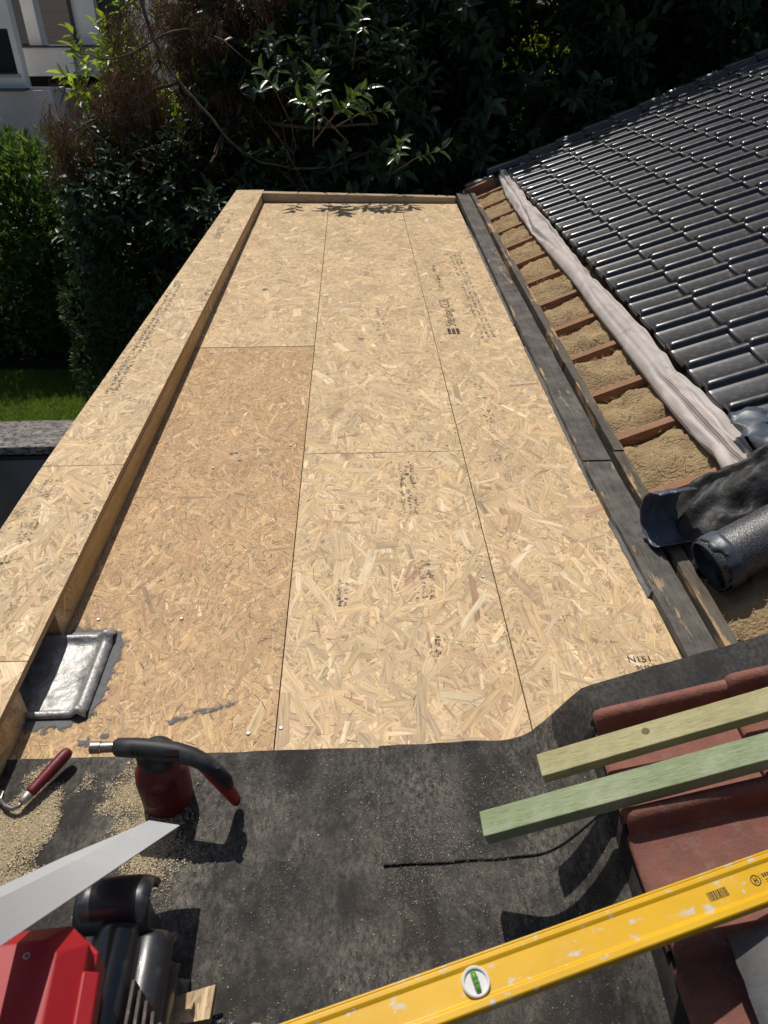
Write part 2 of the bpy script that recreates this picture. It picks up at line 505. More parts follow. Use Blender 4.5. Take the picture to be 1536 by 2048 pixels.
def strands(poly, z, kind, seed, cover=4.2):
    r = np.random.default_rng(seed)
    xs = [p[0] for p in poly]; ys = [p[1] for p in poly]
    x0, x1, y0, y1 = min(xs), max(xs), min(ys), max(ys)
    area = (x1 - x0) * (y1 - y0)
    specs = ([(.108, .022, .32), (.078, .013, .40), (.046, .0055, .24), (.028, .0011, .05)] if kind == 'new'
             else [(.080, .015, .13), (.052, .0070, .42), (.032, .0034, .34), (.022, .0013, .08)])
    V, F3, tint, uv = [], {}, [], []
    base = 0
    polys = {}
    for si, (Lm, Wm, share) in enumerate(specs):
        n = int(area * cover * share / (Lm * Wm))
        if si == 3: n = int(area * (650 if kind == 'new' else 2000))
        L = Lm * r.lognormal(0, .32, n); W = Wm * r.lognormal(0, .35, n)
        cx = r.uniform(x0 - .03, x1 + .03, n); cy = r.uniform(y0 - .03, y1 + .03, n)
        an = np.where(r.random(n) < .55, r.normal(0, .6, n), r.uniform(0, math.pi, n)) + (math.pi / 2 if r.random() < 2 else 0)
        zz = z + .0002 + r.random(n) * .0006 + (.00006 if si == 0 else .00022 if si == 3 else 0)
        ci = r.choice(len(PAL), n, p=PWT[kind])
        col = PAL[ci] * r.lognormal(0, .095, (n, 1)) * r.normal(1, .014, (n, 3))
        if kind == 'rough': col = col * np.array([.88, .79, .69])
        if si == 3: col = col * r.uniform(.18, .5, (n, 1))  # dark slivers paint the fine shadow lines and cracks between strands
        j = r.normal(0, .12, (n, 6))
        ca, sa = np.cos(an), np.sin(an)
        u0 = r.uniform(0, 50, n)
        near = np.zeros(n, dtype=bool)
        for e in range(len(poly)):
            (ax, ay), (bx, by) = poly[e], poly[(e + 1) % len(poly)]
            dd = ((bx - ax) * (cy - ay) - (by - ay) * (cx - ax)) / math.hypot(bx - ax, by - ay)
            near |= dd < L
        for i in range(n):
            l, w = L[i] / 2, W[i] / 2
            loc = [(-l * (1 + j[i, 0]), -w), (0, -w * (1 + j[i, 4])), (l * (1 + j[i, 1]), -w * (1 + j[i, 2])), (l * (1 - j[i, 1]), w), (0, w * (1 + j[i, 5])), (-l * (1 - j[i, 0]), w * (1 + j[i, 3]))]
            pts = [(cx[i] + a * ca[i] - b * sa[i], cy[i] + a * sa[i] + b * ca[i], u0[i] + a, u0[i] * .37 + b) for a, b in loc]
            if near[i]:
                pts = clip_poly(pts, poly)
                if len(pts) < 3: continue
            k = len(pts)
            for p in pts:
                V.append((p[0], p[1], zz[i])); uv.append((p[2], p[3])); tint.append(col[i])
            polys.setdefault(k, []).append(range(base, base + k))
            base += k
    return np_mesh('strands', np.array(V), [np.array([list(q) for q in p]) for p in polys.values()], np.array(tint), np.array(uv))

def osb_piece(name, poly, z, kind, seed, parent, thick=.018, edge='osb_edge', cover=4.2):
    o = MB().prism(poly, z - thick, z).build(name, MAT[edge], parent)
    link('strands', strands(poly, z, kind, seed, cover), MAT['strand'], o, 'stuff')
    return o

SA, SB = -.208, .385
def xr(y): return .795 + .012 * (y - 2) if y > 2 else .795 + .02 * (2 - y)
def xl(y): return -.797
deck = thing('roof_deck', 'flat roof deck of butted pale particle board panels', 'deck', (0, 3.5, -.018))
gap = .0016
cols = {
    'l': (lambda y: -.83, lambda y: SA - gap, [(.80, 3.366, 'rough'), (3.366, 5.676, 'new'), (5.676, 6.56, 'new')]),
    'm': (lambda y: SA + gap, lambda y: SB - gap, [(.80, 2.336, 'new'), (2.336, 4.643, 'new'), (4.643, 6.53, 'new')]),
    'r': (lambda y: SB + gap, xr, [(.98, 3.035, 'new'), (3.035, 5.30, 'new'), (5.30, 6.48, 'new')]),
}
panels = {}
sd_ = 100
for key, (fl, fr, segs) in cols.items():
    for i, (y0, y1, kind) in enumerate(segs):
        sd_ += 1
        a, b = y0 + gap, y1 - gap
        poly = [(fl(a), a), (fr(a), a), (fr(b), b), (fl(b), b)]
        dz = .0012 * math.sin(sd_ * 2.3)
        panels[key, i] = osb_piece('osb_panel', poly, dz, kind, sd_, deck)
panels['l', 0]['label'] = 'browner fine-stranded board beside the lead outlet'
MB().box((.0, 3.6, -.034), (1.62, 5.7, .006)).build('gap_shade_sheet', MAT['dark_hole'], deck)  # near-black sheet painting the shade seen through the board joints

def screw(x, y, z, parent):
    MB().lathe([(.0048, 0), (.0052, .0012), (.0042, .002), (.0022, .0017), (.0018, .0008), (.0001, .0006)], (x, y, z + .0008), n=14).build('screw', MAT['screw'], parent, smooth=False)
for x, y, k in [(-.197, 1.092, ('m', 0)), (.351, 1.61, ('m', 0)), (-.721, 1.473, ('l', 0)), (-.496, 1.468, ('l', 0)), (-.271, 1.08, ('l', 0)), (-.53, 2.25, ('l', 0)),
                (.03, 2.30, ('m', 0)), (.33, 2.38, ('m', 1)), (-.15, 2.37, ('m', 1)), (.41, 2.0, ('r', 0)), (.74, 1.9, ('r', 0)), (.72, 2.9, ('r', 0)), (-.17, 3.6, ('m', 1)), (.36, 3.5, ('m', 1)), (-.7, 3.3, ('l', 0)), (-.26, 2.4, ('l', 0))]:
    screw(x, y, 0.0008, panels[k])

# stamped print
def text_mesh(s, size, x, y, z, rz, sx=1.0):
    cu = bpy.data.curves.new('t', 'FONT'); cu.body = s; cu.size = size; cu.resolution_u = 2
    ob = bpy.data.objects.new('t', cu); COL.objects.link(ob)
    dg = bpy.context.evaluated_depsgraph_get()
    me = bpy.data.meshes.new_from_object(ob.evaluated_get(dg))
    bpy.data.objects.remove(ob); bpy.data.curves.remove(cu)
    me.transform(Matrix.Translation((x, y, z)) @ Matrix.Rotation(rz, 4, 'Z') @ Matrix.Diagonal((sx, 1, 1, 1)))
    return me
def stamp(s, size, x, y, z, rz, parent, sx=1.0):
    me = text_mesh(s, size, x, y, z, rz, sx)
    me.materials.clear()
    return link('printed_lettering', me, MAT['ink'], parent)
def ticks(x0, y0, length, rows, h, gapx, parent, z=.0012, along='y', seed=1, dens=.75):
    """rows of worn, unreadable print"""
    r = random.Random(seed); m = MB()
    for k in range(rows):
        p = 0
        while p < length:
            w = h * r.uniform(.25, .6)
            if r.random() < dens:
                for q in range(r.choice((1, 2, 2, 3))):
                    a = p + r.uniform(0, w); b = k * gapx + r.uniform(0, h * .7)
                    la, lb = (w * r.uniform(.4, 1.0), h * .26) if r.random() < .5 else (h * .24, h * r.uniform(.4, .9))
                    if along == 'y':
                        m.add([(x0 + b, y0 + a, z), (x0 + b + lb, y0 + a, z), (x0 + b + lb, y0 + a + la, z), (x0 + b, y0 + a + la, z)], [(0, 1, 2, 3)])
                    else:
                        m.add([(x0 + a, y0 + b, z), (x0 + a + la, y0 + b, z), (x0 + a + la, y0 + b + lb, z), (x0 + a, y0 + b + lb, z)], [(0, 1, 2, 3)])
            p += w * 1.35 if r.random() < .86 else w * 3
    return m.build('worn_print', MAT['ink'], parent, kind='stuff')
INK = .0034
stamp('Sterling OSB', .078, .515, 3.60, INK, R(90), panels['r', 1], 1.05)
stamp('Zero', .05, .51, 4.16, INK, R(90), panels['r', 1], 1.2)
ticks(.478, 4.30, .34, 1, .032, .04, panels['r', 1], INK, seed=3)
lg = MB()
for i in range(3):
    for j in range(3):
        lg.box((.470 + i * .022, 3.505 + j * .026, INK), (.017, .020, .0002))
lg.build('printed_emblem', MAT['ink'], panels['r', 1], kind='stuff')
ticks(.62, 3.42, 1.45, 3, .018, .026, panels['r', 1], INK, seed=5, dens=.8)
ticks(.135, 1.93, .33, 3, .016, .019, panels['m', 0], INK, seed=8)
ticks(.145, 1.52, .15, 3, .017, .020, panels['m', 0], INK, seed=9)
ticks(.165, 1.30, .08, 2, .014, .020, panels['m', 0], INK, seed=10, dens=.6)
ticks(-.075, 1.50, .10, 2, .014, .018, panels['m', 0], INK, seed=11)
ticks(.10, 3.55, .35, 3, .018, .025, panels['m', 1], INK, seed=12, dens=.3)
ticks(.50, 2.55, .35, 2, .016, .022, panels['r', 0], INK, seed=13, dens=.4)
ticks(.47, 2.25, .05, 3, .012, .02, panels['r', 0], INK, seed=14, dens=.6)
for o_ in (stamp('N151', .028, .672, 1.262, INK, R(0), panels['r', 0]), stamp('3049 9', .018, .686, 1.238, INK, R(0), panels['r', 0])):
    o_.data.materials.clear(); o_.data.materials.append(MAT['ink_fresh'])
ticks(.62, 1.33, .05, 1, .008, .01, panels['r', 0], INK, along='x', seed=15)

# sealant / bitumen smears on boards
def blotch(name, x, y, rx, ry, seed, parent, z=.0024, mat='smear', n=40):
    V, T = [(x, y, z)], [(.5,) * 3]
    for ring, f in ((.6, .36), (1.0, 0.0)):
        for k in range(n):
            a = 2 * math.pi * k / n
            q = ring * (1 + .35 * nz(math.cos(a) * 1.5 + seed * 7.1, math.sin(a) * 1.5, seed))
            V.append((x + rx * q * math.cos(a), y + ry * q * math.sin(a), z)); T.append((f,) * 3)
    tri = [(0, 1 + k, 1 + (k + 1) % n) for k in range(n)]
    quad = [(1 + k, 1 + n + k, 1 + n + (k + 1) % n, 1 + (k + 1) % n) for k in range(n)]
    return link(name, np_mesh(name, V, [tri, quad], np.array(T)), MAT[mat], parent)
def band(name, path, w, parent, z=.0026, edge=(.95, .8)):
    """a ragged smeared band along a path, thinning out towards its edges"""
    pts = [Vector((p[0], p[1], 0)) for p in path]; dense = []
    for a, b in zip(pts[:-1], pts[1:]):
        m = max(2, int((b - a).length / .006))
        dense += [a.lerp(b, i / m) for i in range(m)]
    dense.append(pts[-1])
    V, T = [], []
    for i, p in enumerate(dense):
        t = (dense[min(i + 1, len(dense) - 1)] - dense[max(i - 1, 0)]).normalized(); nn = Vector((t.y, -t.x, 0))
        ww = w * (1 + .5 * nz(i * .21, w * 90))
        for q, f in ((-1, .15), (-.5, edge[0]), (.25, edge[1]), (.7, .25), (1.15, 0)):
            r_ = p + nn * (q * ww)
            V.append((r_.x, r_.y, z)); T.append((f,) * 3)
    F = [(i * 5 + j, i * 5 + j + 1, i * 5 + 6 + j, i * 5 + 5 + j) for i in range(len(dense) - 1) for j in range(4)]
    return link(name, np_mesh(name, V, [F], np.array(T)), MAT['smear'], parent)
for i, (x, y, rx, ry) in enumerate([(-.64, 1.07, .02, .02), (-.60, 1.085, .015, .008), (-.47, 2.35, .02, .012), (-.44, 2.30, .012, .01), (-.53, 4.22, .025, .03), (.02, 3.45, .02, .015)]):
    blotch('grey_smear', x, y, rx, ry, i + 1, panels['l', 1] if y > 3.4 and x < -.2 else (panels['m', 1] if x > -.2 else panels['l', 0]))

# ------------------------------------------------------------------ kerbs
KT = .108
def kt(y): return KT - .036 * max(0, (y - 2) / 4.5)
kerb = thing('roof_kerb', 'long upstand kerb capped with pale particle board, left of the deck', 'kerb', (-.9, 3.5, 0))
def kin(y): return -.792 + .034 * max(0, (y - 2) / 4.5)
def kout(y): return -1.062 + .073 * max(0, (y - 2) / 4.5)
def cap_poly(a, b): return [(kout(a), a), (kin(a), a), (kin(b), b), (kout(b), b)]
def cap(y0, y1, seed, dz=0.0):
    poly = cap_poly(y0, y1)
    o = MB().prism(poly, [kt(p[1]) - .018 + dz for p in poly], [kt(p[1]) + dz for p in poly]).build('capping_board', MAT['osb_edge'], kerb)
    me = strands(poly, 0.0, 'new', seed)
    co = np.empty(len(me.vertices) * 3, dtype=np.float32); me.vertices.foreach_get('co', co); co = co.reshape(-1, 3)
    co[:, 2] += KT - .036 * np.maximum(0, (co[:, 1] - 2) / 4.5) + dz
    me.vertices.foreach_set('co', co.ravel()); me.update()
    link('strands', me, MAT['strand'], o, 'stuff')
    return o
capA = cap(2.110, 6.60, 201)
capB = cap(1.225, 2.107, 202)
capC = cap(.30, 1.223, 203, -.0006)
def kbox(a, b, seed, name='kerb_rail'):
    P4 = [(kin(a) - .050, a), (kin(a) - .0025, a), (kin(b) - .0025, b), (kin(b) - .050, b)]
    o = MB().prism(P4, .0022, [kt(p[1]) - .0185 for p in P4]).build(name, MAT['kerb_timber'], kerb)
    me = strands([(a, .003), (b, .003), (b, kt(b) - .019), (a, kt(a) - .019)], 0.0, 'new', seed, 3.4)
    co = np.empty(len(me.vertices) * 3, dtype=np.float32); me.vertices.foreach_get('co', co); co = co.reshape(-1, 3)
    kx = -.792 + .034 * np.maximum(0, (co[:, 0] - 2) / 4.5) - .0025
    co = np.column_stack([kx + co[:, 2], co[:, 0], co[:, 1]])
    me.vertices.foreach_set('co', co.astype(np.float32).ravel()); me.update()
    link('strands', me, MAT['strand'], o, 'stuff')
    return o
kbox(1.405, 3.9, 211); kbox(3.902, 6.52, 212); kbox(.30, 1.155, 213)
MB().prism([(kout(1.3) + .003, 1.3), (kout(1.3) + .05, 1.3), (kout(6.5) + .05, 6.55), (kout(6.5) + .003, 6.55)], -.12, [KT - .0185, KT - .0185, kt(6.55) - .0185, kt(6.55) - .0185]).build('outer_rail', MAT['kerb_timber'], kerb)
MB().prism([(kout(.3) + .003, .3), (kout(1.1) + .003, 1.1), (kout(1.1) + .05, 1.1), (kout(.3) + .05, .3)][::-1], -.12, KT - .0195).build('outer_rail', MAT['kerb_timber'], kerb)
def tilt_cap(o):
    for v in o.data.vertices: v.co.z += kt(v.co.y) - KT
tilt_cap(stamp('Sterling OSB', .075, -.900, 4.98, KT + .0030, R(91), capA, 1.0))
tilt_cap(ticks(-.925, 5.42, .30, 1, .03, .03, capA, KT + .0030, seed=20, dens=.9))
tilt_cap(ticks(-1.012, 2.66, 1.45, 2, .020, .027, capA, KT + .0030, seed=21, dens=.95))
tilt_cap(ticks(-.815, 3.65, .45, 1, .03, .03, capA, KT + .0030, seed=25, dens=.7))
ticks(-1.02, 1.92, .10, 3, .012, .016, capB, KT + .0030, seed=22, dens=.8)
ticks(-1.00, 1.68, .10, 3, .012, .016, capB, KT + .0030, seed=23, dens=.9)
ticks(-1.03, 1.50, .12, 4, .012, .014, capB, KT + .0030, seed=24, dens=.9)

ek = thing('end_kerb', 'grey timber upstand along the far end of the deck', 'kerb', (0, 6.4, 0))
MB().prism([(-.757, 6.47), (.84, 6.37), (.845, 6.43), (-.757, 6.53)], .0022, [.073, .046, .046, .073]).build('kerb_rail', MAT['end_timber'], ek, bevel=.002)
MB().prism([(-.757, 6.535), (.845, 6.435), (.85, 6.47), (-.757, 6.57)], -.1, [.068, .040, .040, .068]).build('outer_board', MAT['end_timber'], ek, bevel=.002)

# lead outlet through the kerb
lead = thing('lead_outlet', 'beaten silver lead drain outlet let into the deck under the kerb', 'drain', (-.72, 1.28, 0))
tray = []
def rr_poly(x0, x1, y0, y1, r, n=6):
    P = []
    for cx, cy, a0 in [(x1 - r, y0 + r, -90), (x1 - r, y1 - r, 0)]:
        for k in range(n + 1):
            a = R(a0 + 90 * k / n); P.append((cx + r * math.cos(a), cy + r * math.sin(a)))
    return [(x0, y0)] + P + [(x0, y1)]
rows = []
for i in range(40):
    u = i / 39
    row = []
    for j in range(50):
        w = j / 49
        x = -.99 + .335 * u; y = 1.135 + .285 * w
        z = .0025 + .0016 * fbm(x, y, 0, 45, 3)
        # welded rims: right, far and near edges
        z += .016 * math.exp(-((x + .674) / .011) ** 2)
        z += .018 * math.exp(-((y - 1.392) / .012) ** 2) + .013 * math.exp(-((y - 1.146) / .007) ** 2)
        z -= .0 if x > -.70 else .004 * math.exp(-((y - 1.27) / .07) ** 2)
        row.append((x, y, z + .004))
    rows.append(row)
MB().grid(rows).build('lead_tray', MAT['lead'], lead, smooth=True, solid=.003)
MB().lathe([(.050, 0), (.050, .12), (.044, .12), (.044, 0)], (-.99, 1.265, .052), (1, 0, 0), 28).build('outlet_pipe', MAT['dark_hole'], lead, smooth=True)
MB().box((-.965, 1.28, .045), (.006, .25, .085)).build('lead_back', MAT['lead'], lead)
band('sealant', [(-.80, 1.124), (-.70, 1.130), (-.672, 1.145), (-.652, 1.19), (-.648, 1.28), (-.645, 1.37), (-.655, 1.405), (-.69, 1.420), (-.78, 1.422)], .026, lead)
band('grey_smear', [(-.46, 1.115), (-.42, 1.135), (-.37, 1.150), (-.31, 1.175)], .011, panels['l', 0], edge=(.32, .40))
# ------------------------------------------------------------------ boards along the eaves
eb = thing('eaves_board', 'weathered dark grey plank lying along the right edge of the deck', 'plank', (.88, 3.5, 0))
def plank(a, b, xa0, xa1, xb0, xb1, z0, z1, mat, parent, name='plank', seed=0):
    n = 14; P = []
    m = MB()
    top, bot = [], []
    L, Rr = [], []
    for i in range(n + 1):
        t = i / n; y = a + (b - a) * t
        w1 = .004 * nz(y * 5, seed); w2 = .004 * nz(y * 5, seed + 9)
        L.append((xa0 + (xb0 - xa0) * t + w1, y)); Rr.append((xa1 + (xb1 - xa1) * t + w2, y))
    for i in range(n):
        m.prism([L[i], Rr[i], Rr[i + 1], L[i + 1]], z0, z1)
    bm = bmesh.new(); me = m.mesh(name, fix=False); bm.from_mesh(me)
    bmesh.ops.remove_doubles(bm, verts=bm.verts, dist=1e-5)
    dup = {}
    kill = []
    for f in bm.faces:
        k = tuple(sorted(v.index for v in f.verts))
        if k in dup: kill += [f, dup[k]]
        dup[k] = f
    bmesh.ops.delete(bm, geom=list(set(kill)), context='FACES_ONLY')
    bmesh.ops.recalc_face_normals(bm, faces=bm.faces)
    bm.to_mesh(me); bm.free()
    return link(name, me, MAT[mat], parent)
plank(1.03, 2.20, .822, .905, .800, .904, -.02, .026, 'plank', eb, seed=1)
plank(2.205, 4.25, .800, .902, .833, .925, -.02, .030, 'plank', eb, seed=2)
plank(4.253, 6.62, .833, .925, .880, .985, -.02, .027, 'plank', eb, seed=3)
ebat = thing('eaves_batten', 'splintered narrow batten between the plank and the rafters', 'batten', (.94, 3.5, 0))
plank(1.03, 2.26, .924, .962, .927, .968, -.03, .030, 'batten_old', ebat, 'batten_length', 5)
plank(2.263, 3.05, .931, .968, .939, .976, -.03, .036, 'batten_old', ebat, 'batten_length', 6)
plank(3.053, 6.60, .938, .978, .995, 1.03, -.03, .034, 'batten_old', ebat, 'batten_length', 7)
# torn strip of old felt between deck and plank
fs_ = thing('felt_strip', 'torn strip of grey felt along the right deck edge', 'felt', (.81, 1.7, 0))
for (ya, yb, w0) in ((1.50, 1.86, .026), (2.05, 3.3, .0075), (3.6, 5.6, .008)):
    P = []
    for i in range(60):
        y = ya + (yb - ya) * i / 59
        w = w0 * (1 + .7 * nz(y * 9, 3.3)) * min(1, 4 * min(i, 59 - i) / 59 + .15)
        x = xr(y)
        P.append([(x - .003 + .004 * nz(y * 20, 1), y, .0045 + .003 * abs(nz(y * 14, 5))), (x + w * .5, y, .009 + .006 * abs(nz(y * 11, 2))), (x + w, y, .006 + .02 * (w0 > .02))])
    MB().grid(P).build('strip', MAT['felt_grey'], fs_, solid=.002)
MB().box((.86, 3.8, -.05), (.4, 5.6, .02)).build('gap_shade_sheet', MAT['dark_hole'], deck)  # near-black sheet painting the shade in the gap beside the plank

# ------------------------------------------------------------------ black pitched roof
SL = R(22); TS = math.tan(SL); CS, SS = math.cos(SL), math.sin(SL)
roof = thing('pitched_roof', 'black glazed tile roof, stripped at the eaves to rafters and wool', 'roof', (1.0, 4.2, 0))
def rp(x, y, off=0.0):       # point on the roof plane at plan position x, y
    return Vector((x - off * SS, y, (x - 1.0) * TS + off * CS))
raft_y = [1.30, 1.665, 2.035, 2.42, 2.79, 3.17, 3.53, 3.90, 4.27, 4.65, 5.02, 5.40, 5.78, 6.16, 6.52]
for i, y in enumerate(raft_y):
    w = .042
    x0, x1 = .985, 2.4
    a = [rp(x0, y - w / 2, -.09), rp(x0, y + w / 2, -.09), rp(x0, y + w / 2, 0), rp(x0, y - w / 2, 0)]
    b = [rp(x1, y - w / 2, -.09), rp(x1, y + w / 2, -.09), rp(x1, y + w / 2, 0), rp(x1, y - w / 2, 0)]
    MB().add(a + b, [(0, 1, 2, 3)[::-1], (4, 5, 6, 7), (0, 1, 5, 4), (1, 2, 6, 5), (2, 3, 7, 6), (3, 0, 4, 7)]).build('rafter', MAT['rafter'], roof, bevel=.002)
    if i < len(raft_y) - 1:
        y2 = raft_y[i + 1]
        P = []
        for u in range(26):
            row = []
            for v in range(15):
                x = .975 + .42 * u / 25; yy = y + w / 2 - .004 + (y2 - y - w + .008) * v / 14
                e = min(v, 14 - v) / 3.0
                h = -.052 + .036 * min(1, v / 5.0) + .010 * min(1, e) + .024 * fbm(x, yy, i * 3.7, 8, 4) + .013 * fbm(x, yy, i * 2.1, 30, 3)
                h -= .03 * max(0, (v - 11) / 3)
                row.append(rp(x, yy, h))
            P.append(row)
        batt = MB().grid(P).build('insulation_batt', MAT['wool'], roof, smooth=True)
        # loose fibres lying on the wool
        fr = np.random.default_rng(900 + i); nf_ = 170
        iu, iv = fr.integers(0, 25, nf_), fr.integers(1, 13, nf_)
        FP = np.array([tuple(P[a][b]) for a, b in zip(iu, iv)]) + fr.normal(0, .008, (nf_, 3)) * np.array([1, 1, .25]) + np.array([-.0008, 0, .0025])
        an = fr.uniform(0, 6.28, nf_); FD = np.column_stack([np.cos(an), np.sin(an), fr.normal(.35, .10, nf_)]) * fr.lognormal(-4.1, .4, nf_)[:, None]
        FS = np.column_stack([-np.sin(an), np.cos(an), np.zeros(nf_)]) * .0011
        FV = np.stack([FP - FD, FP - FS + np.array([0, 0, .001]), FP + FD, FP + FS + np.array([0, 0, .001])], 1).reshape(-1, 3)
        FT = np.repeat(fr.choice([.45, .8, 1.0, 1.25], nf_)[:, None] * np.ones((1, 3)), 4, axis=0)
        link('fibres', np_mesh('fibres', FV, [np.arange(4 * nf_).reshape(nf_, 4)], FT), MAT['fibre'], batt, 'stuff')
MB().add([rp(1.36, 1.2, .012), rp(4.3, 1.2, .012), rp(4.3, 6.9, .012), rp(1.36, 6.9, .012)], [(0, 1, 2, 3)]).build('underlay', MAT['felt_clean'], roof)  # plane added beneath the tiles to block light
MB().add([rp(.97, 1.1, -.10), rp(4.3, 1.1, -.10), rp(4.3, 6.9, -.10), rp(.97, 6.9, -.10)], [(0, 1, 2, 3)]).build('ceiling_board', MAT['dark_hole'], roof)

def tile_mesh(name, w=.19, L=.275, ribw=.30, ribh=.029, th=.019, rough=0.0, dish=.002):
    prof = [(-.02, -.004), (.0, .001), (.03, .001), (.12, -dish), (.35, -dish * 1.6), (.55, -dish)]
    r0 = 1.0 - ribw
    prof += [(r0 - .04, .0), (r0 - .01, .003)]
    for k in range(9):
        a = math.pi * k / 8
        prof.append((r0 + ribw * (.5 - .5 * math.cos(a)), .006 * (1 - k / 8) + ribh * math.sin(a) ** .75))
    prof += [(1.004, -.004)]
    sta = [(0.0, -th, 0.0), (0.0, -.008, .25), (.002, -.003, .5), (.006, -.0005, .74), (.013, 0, .92), (.024, 0, 1.0), (.08, 0, 1.0), (L * .6, 0, 1.0), (L, 0, 1.0)]
    P = []
    for u, dz, f in sta:
        row = []
        for v, h in prof:
            hh = h * f if h > .004 else h * min(1, f * 2)
            if dz == -th: hh = -th
            else: hh += dz
            # the pan's nose is cut square, the rib's nose is set back and rounded
            uu = u + (.010 * (1 - f) if h > .012 else 0)
            row.append((uu, v * w, hh))
        P.append(row)
    return MB().grid(P).mesh(name, smooth=True, fix=False)
bt = tile_mesh('roof_tile', ribh=.023, ribw=.28)
bt.materials.append(MAT['black_tile'])
CX0, CDX = 1.325, .222
TW = .19
VY = 6.86
def place_tile(me, name, x, y, parent, off=.055, slope=SL, tilt=R(4.2), base=None, jig=1.0, s=1.0):
    p = (rp(x, y, off) if base is None else base)
    a = slope - tilt + random.gauss(0, .004) * jig
    m = Matrix(((math.cos(a), 0, -math.sin(a), p.x), (0, 1, 0, p.y + random.gauss(0, .0008) * jig), (math.sin(a), 0, math.cos(a), p.z + random.gauss(0, .0007) * jig), (0, 0, 0, 1)))
    m = m @ Matrix.Rotation(random.gauss(0, .005) * jig, 4, 'Z') @ Matrix.Diagonal((s, s, s, 1))
    o = bpy.data.objects.new(name, me); COL.objects.link(o)
    o.parent = parent
    o.matrix_world = m
    o.matrix_parent_inverse = Matrix.Translation(-Vector(parent.location)) if parent else Matrix.Identity(4)
    o.matrix_basis = m
    return o
F_ = 1450.; TH_ = R(35.23); PS_ = R(2.226)
_fw = Vector((math.sin(PS_) * math.cos(TH_), math.cos(PS_) * math.cos(TH_), -math.sin(TH_)))
_rt = Vector((math.cos(PS_), -math.sin(PS_), 0)); _dn = _fw.cross(_rt)
def inview(p, mx=260):
    v = Vector(p) - Vector((0, 0, 1.38)); q = v.dot(_fw)
    if q <= .1: return False
    x = 768 + F_ * v.dot(_rt) / q; y = 1024 + F_ * v.dot(_dn) / q
    return -mx < x < 1536 + mx and -mx < y < 2048 + mx
ntile = 0
for c in range(12):
    x = CX0 + c * CDX
    for k in range(27):
        y = VY - (k + 1) * TW
        if y < 1.85: continue
        if not inview(rp(x + .1, y + .1), 230): continue
        place_tile(bt, 'roof_tile', x, y, roof, jig=1.7); ntile += 1
print('black tiles', ntile)
# verge tiles: half-round cap with a flap over the gable edge
vp = []
for u, f in [(0, .0), (.001, .5), (.006, .85), (.016, 1), (.26, 1)]:
    row = []
    for k in range(9):
        a = math.pi * k / 8
        row.append((u, .045 - .055 * math.cos(a), -.004 + .040 * f * math.sin(a)))
    row += [(u, .102, -.04), (u, .102, -.11), (u, .09, -.11)]
    vp.append(row)
vt = MB().grid(vp).mesh('verge_tile', smooth=True, fix=False)
vt.materials.append(MAT['black_tile'])
for c in range(11):
    place_tile(vt, 'verge_tile', CX0 + c * CDX, VY, roof, .058)
place_tile(vt, 'verge_tile', .99, 6.74, roof, .045)
place_tile(vt, 'verge_tile', 1.19, 6.80, roof, .075, s=1.1)
MB().box((1.09, 6.66, .035), (.26, .05, .12), Matrix.Rotation(-SL, 3, 'Y')).build('verge_board', MAT['rafter'], roof)
MB().prism([(.98, 6.90), (4.3, 6.90), (4.3, 6.955), (.98, 6.955)], [-2.3] * 4, [-.02, 1.31, 1.31, -.02]).build('gable_wall', MAT['wall_white'], roof)

# folded membrane along the first course
def memb_strip():
    ns, nw = 300, 26
    P, UV = [], []
    ylo = [1.955, 2.055, 2.185, 2.343, 2.552, 2.79, 3.149, 3.556, 4.039, 4.555, 4.979, 5.53, 6.115, 6.867]
    xlo = [1.230, 1.224, 1.210, 1.201, 1.201, 1.202, 1.206, 1.204, 1.212, 1.203, 1.199, 1.205, 1.216, 1.275]
    yhi = [1.93, 2.039, 2.131, 2.318, 2.484, 2.663, 2.833, 3.081, 3.447, 3.905, 4.333, 4.768, 5.156, 5.71, 6.753]
    xhi = [1.285, 1.295, 1.30, 1.300, 1.298, 1.275, 1.290, 1.290, 1.285, 1.270, 1.275, 1.288, 1.292, 1.285, 1.345]
    for i in range(ns):
        y = 1.95 + (6.80 - 1.95) * i / (ns - 1)
        a_, b_ = np.interp(y, ylo, xlo) - .004, np.interp(y, yhi, xhi) + .022
        loose = max(0, min(1, (2.75 - y) / .2)) + max(0, min(1, (y - 4.6) / .4))
        ph = nz(y * 1.1, 7) * 2.2
        row = []
        for j in range(nw):
            t = j / (nw - 1)
            x = a_ + (b_ - a_) * t + .006 * loose * nz(y * 7, t * 3, 2)
            h = .020 + .042 * math.sin(math.pi * min(1, t * 1.15)) ** .7 + .008 * nz(y * 2.5, 5)
            # long creases that wander along the strip
            for c_, am in ((.33 + .16 * ph, .018), (.72 - .12 * ph, .014)):
                h -= (.25 + .75 * loose) * am * math.exp(-((t - c_) / .06) ** 2)
                h += (.25 + .75 * loose) * am * .9 * math.exp(-((t - c_ - .13) / .06) ** 2)
            h += .012 * loose * nz(y * 9, t * 5, 6)
            if t > .8: h += .022 * (t - .8) / .2 * (1 + 1.2 * nz(y * 6, 4))
            row.append(rp(x, y + .006 * nz(x * 20, y * 6), max(h, .006)))
            UV.append((t * 2.0, y * 2))
        P.append(row)
    V = np.array([tuple(p) for r_ in P for p in r_])
    F = np.array([(i * nw + j, i * nw + j + 1, (i + 1) * nw + j + 1, (i + 1) * nw + j) for i in range(ns - 1) for j in range(nw - 1)])
    return np_mesh('membrane', V, [F], uv=UV, smooth=True)
mo = link('folded_membrane', memb_strip(), MAT['membrane'])
tag(mo, 'pale ribbed underlay membrane folded back along the lowest black tiles', 'membrane')
m_ = mo.modifiers.new('s', 'SOLIDIFY'); m_.thickness = .003
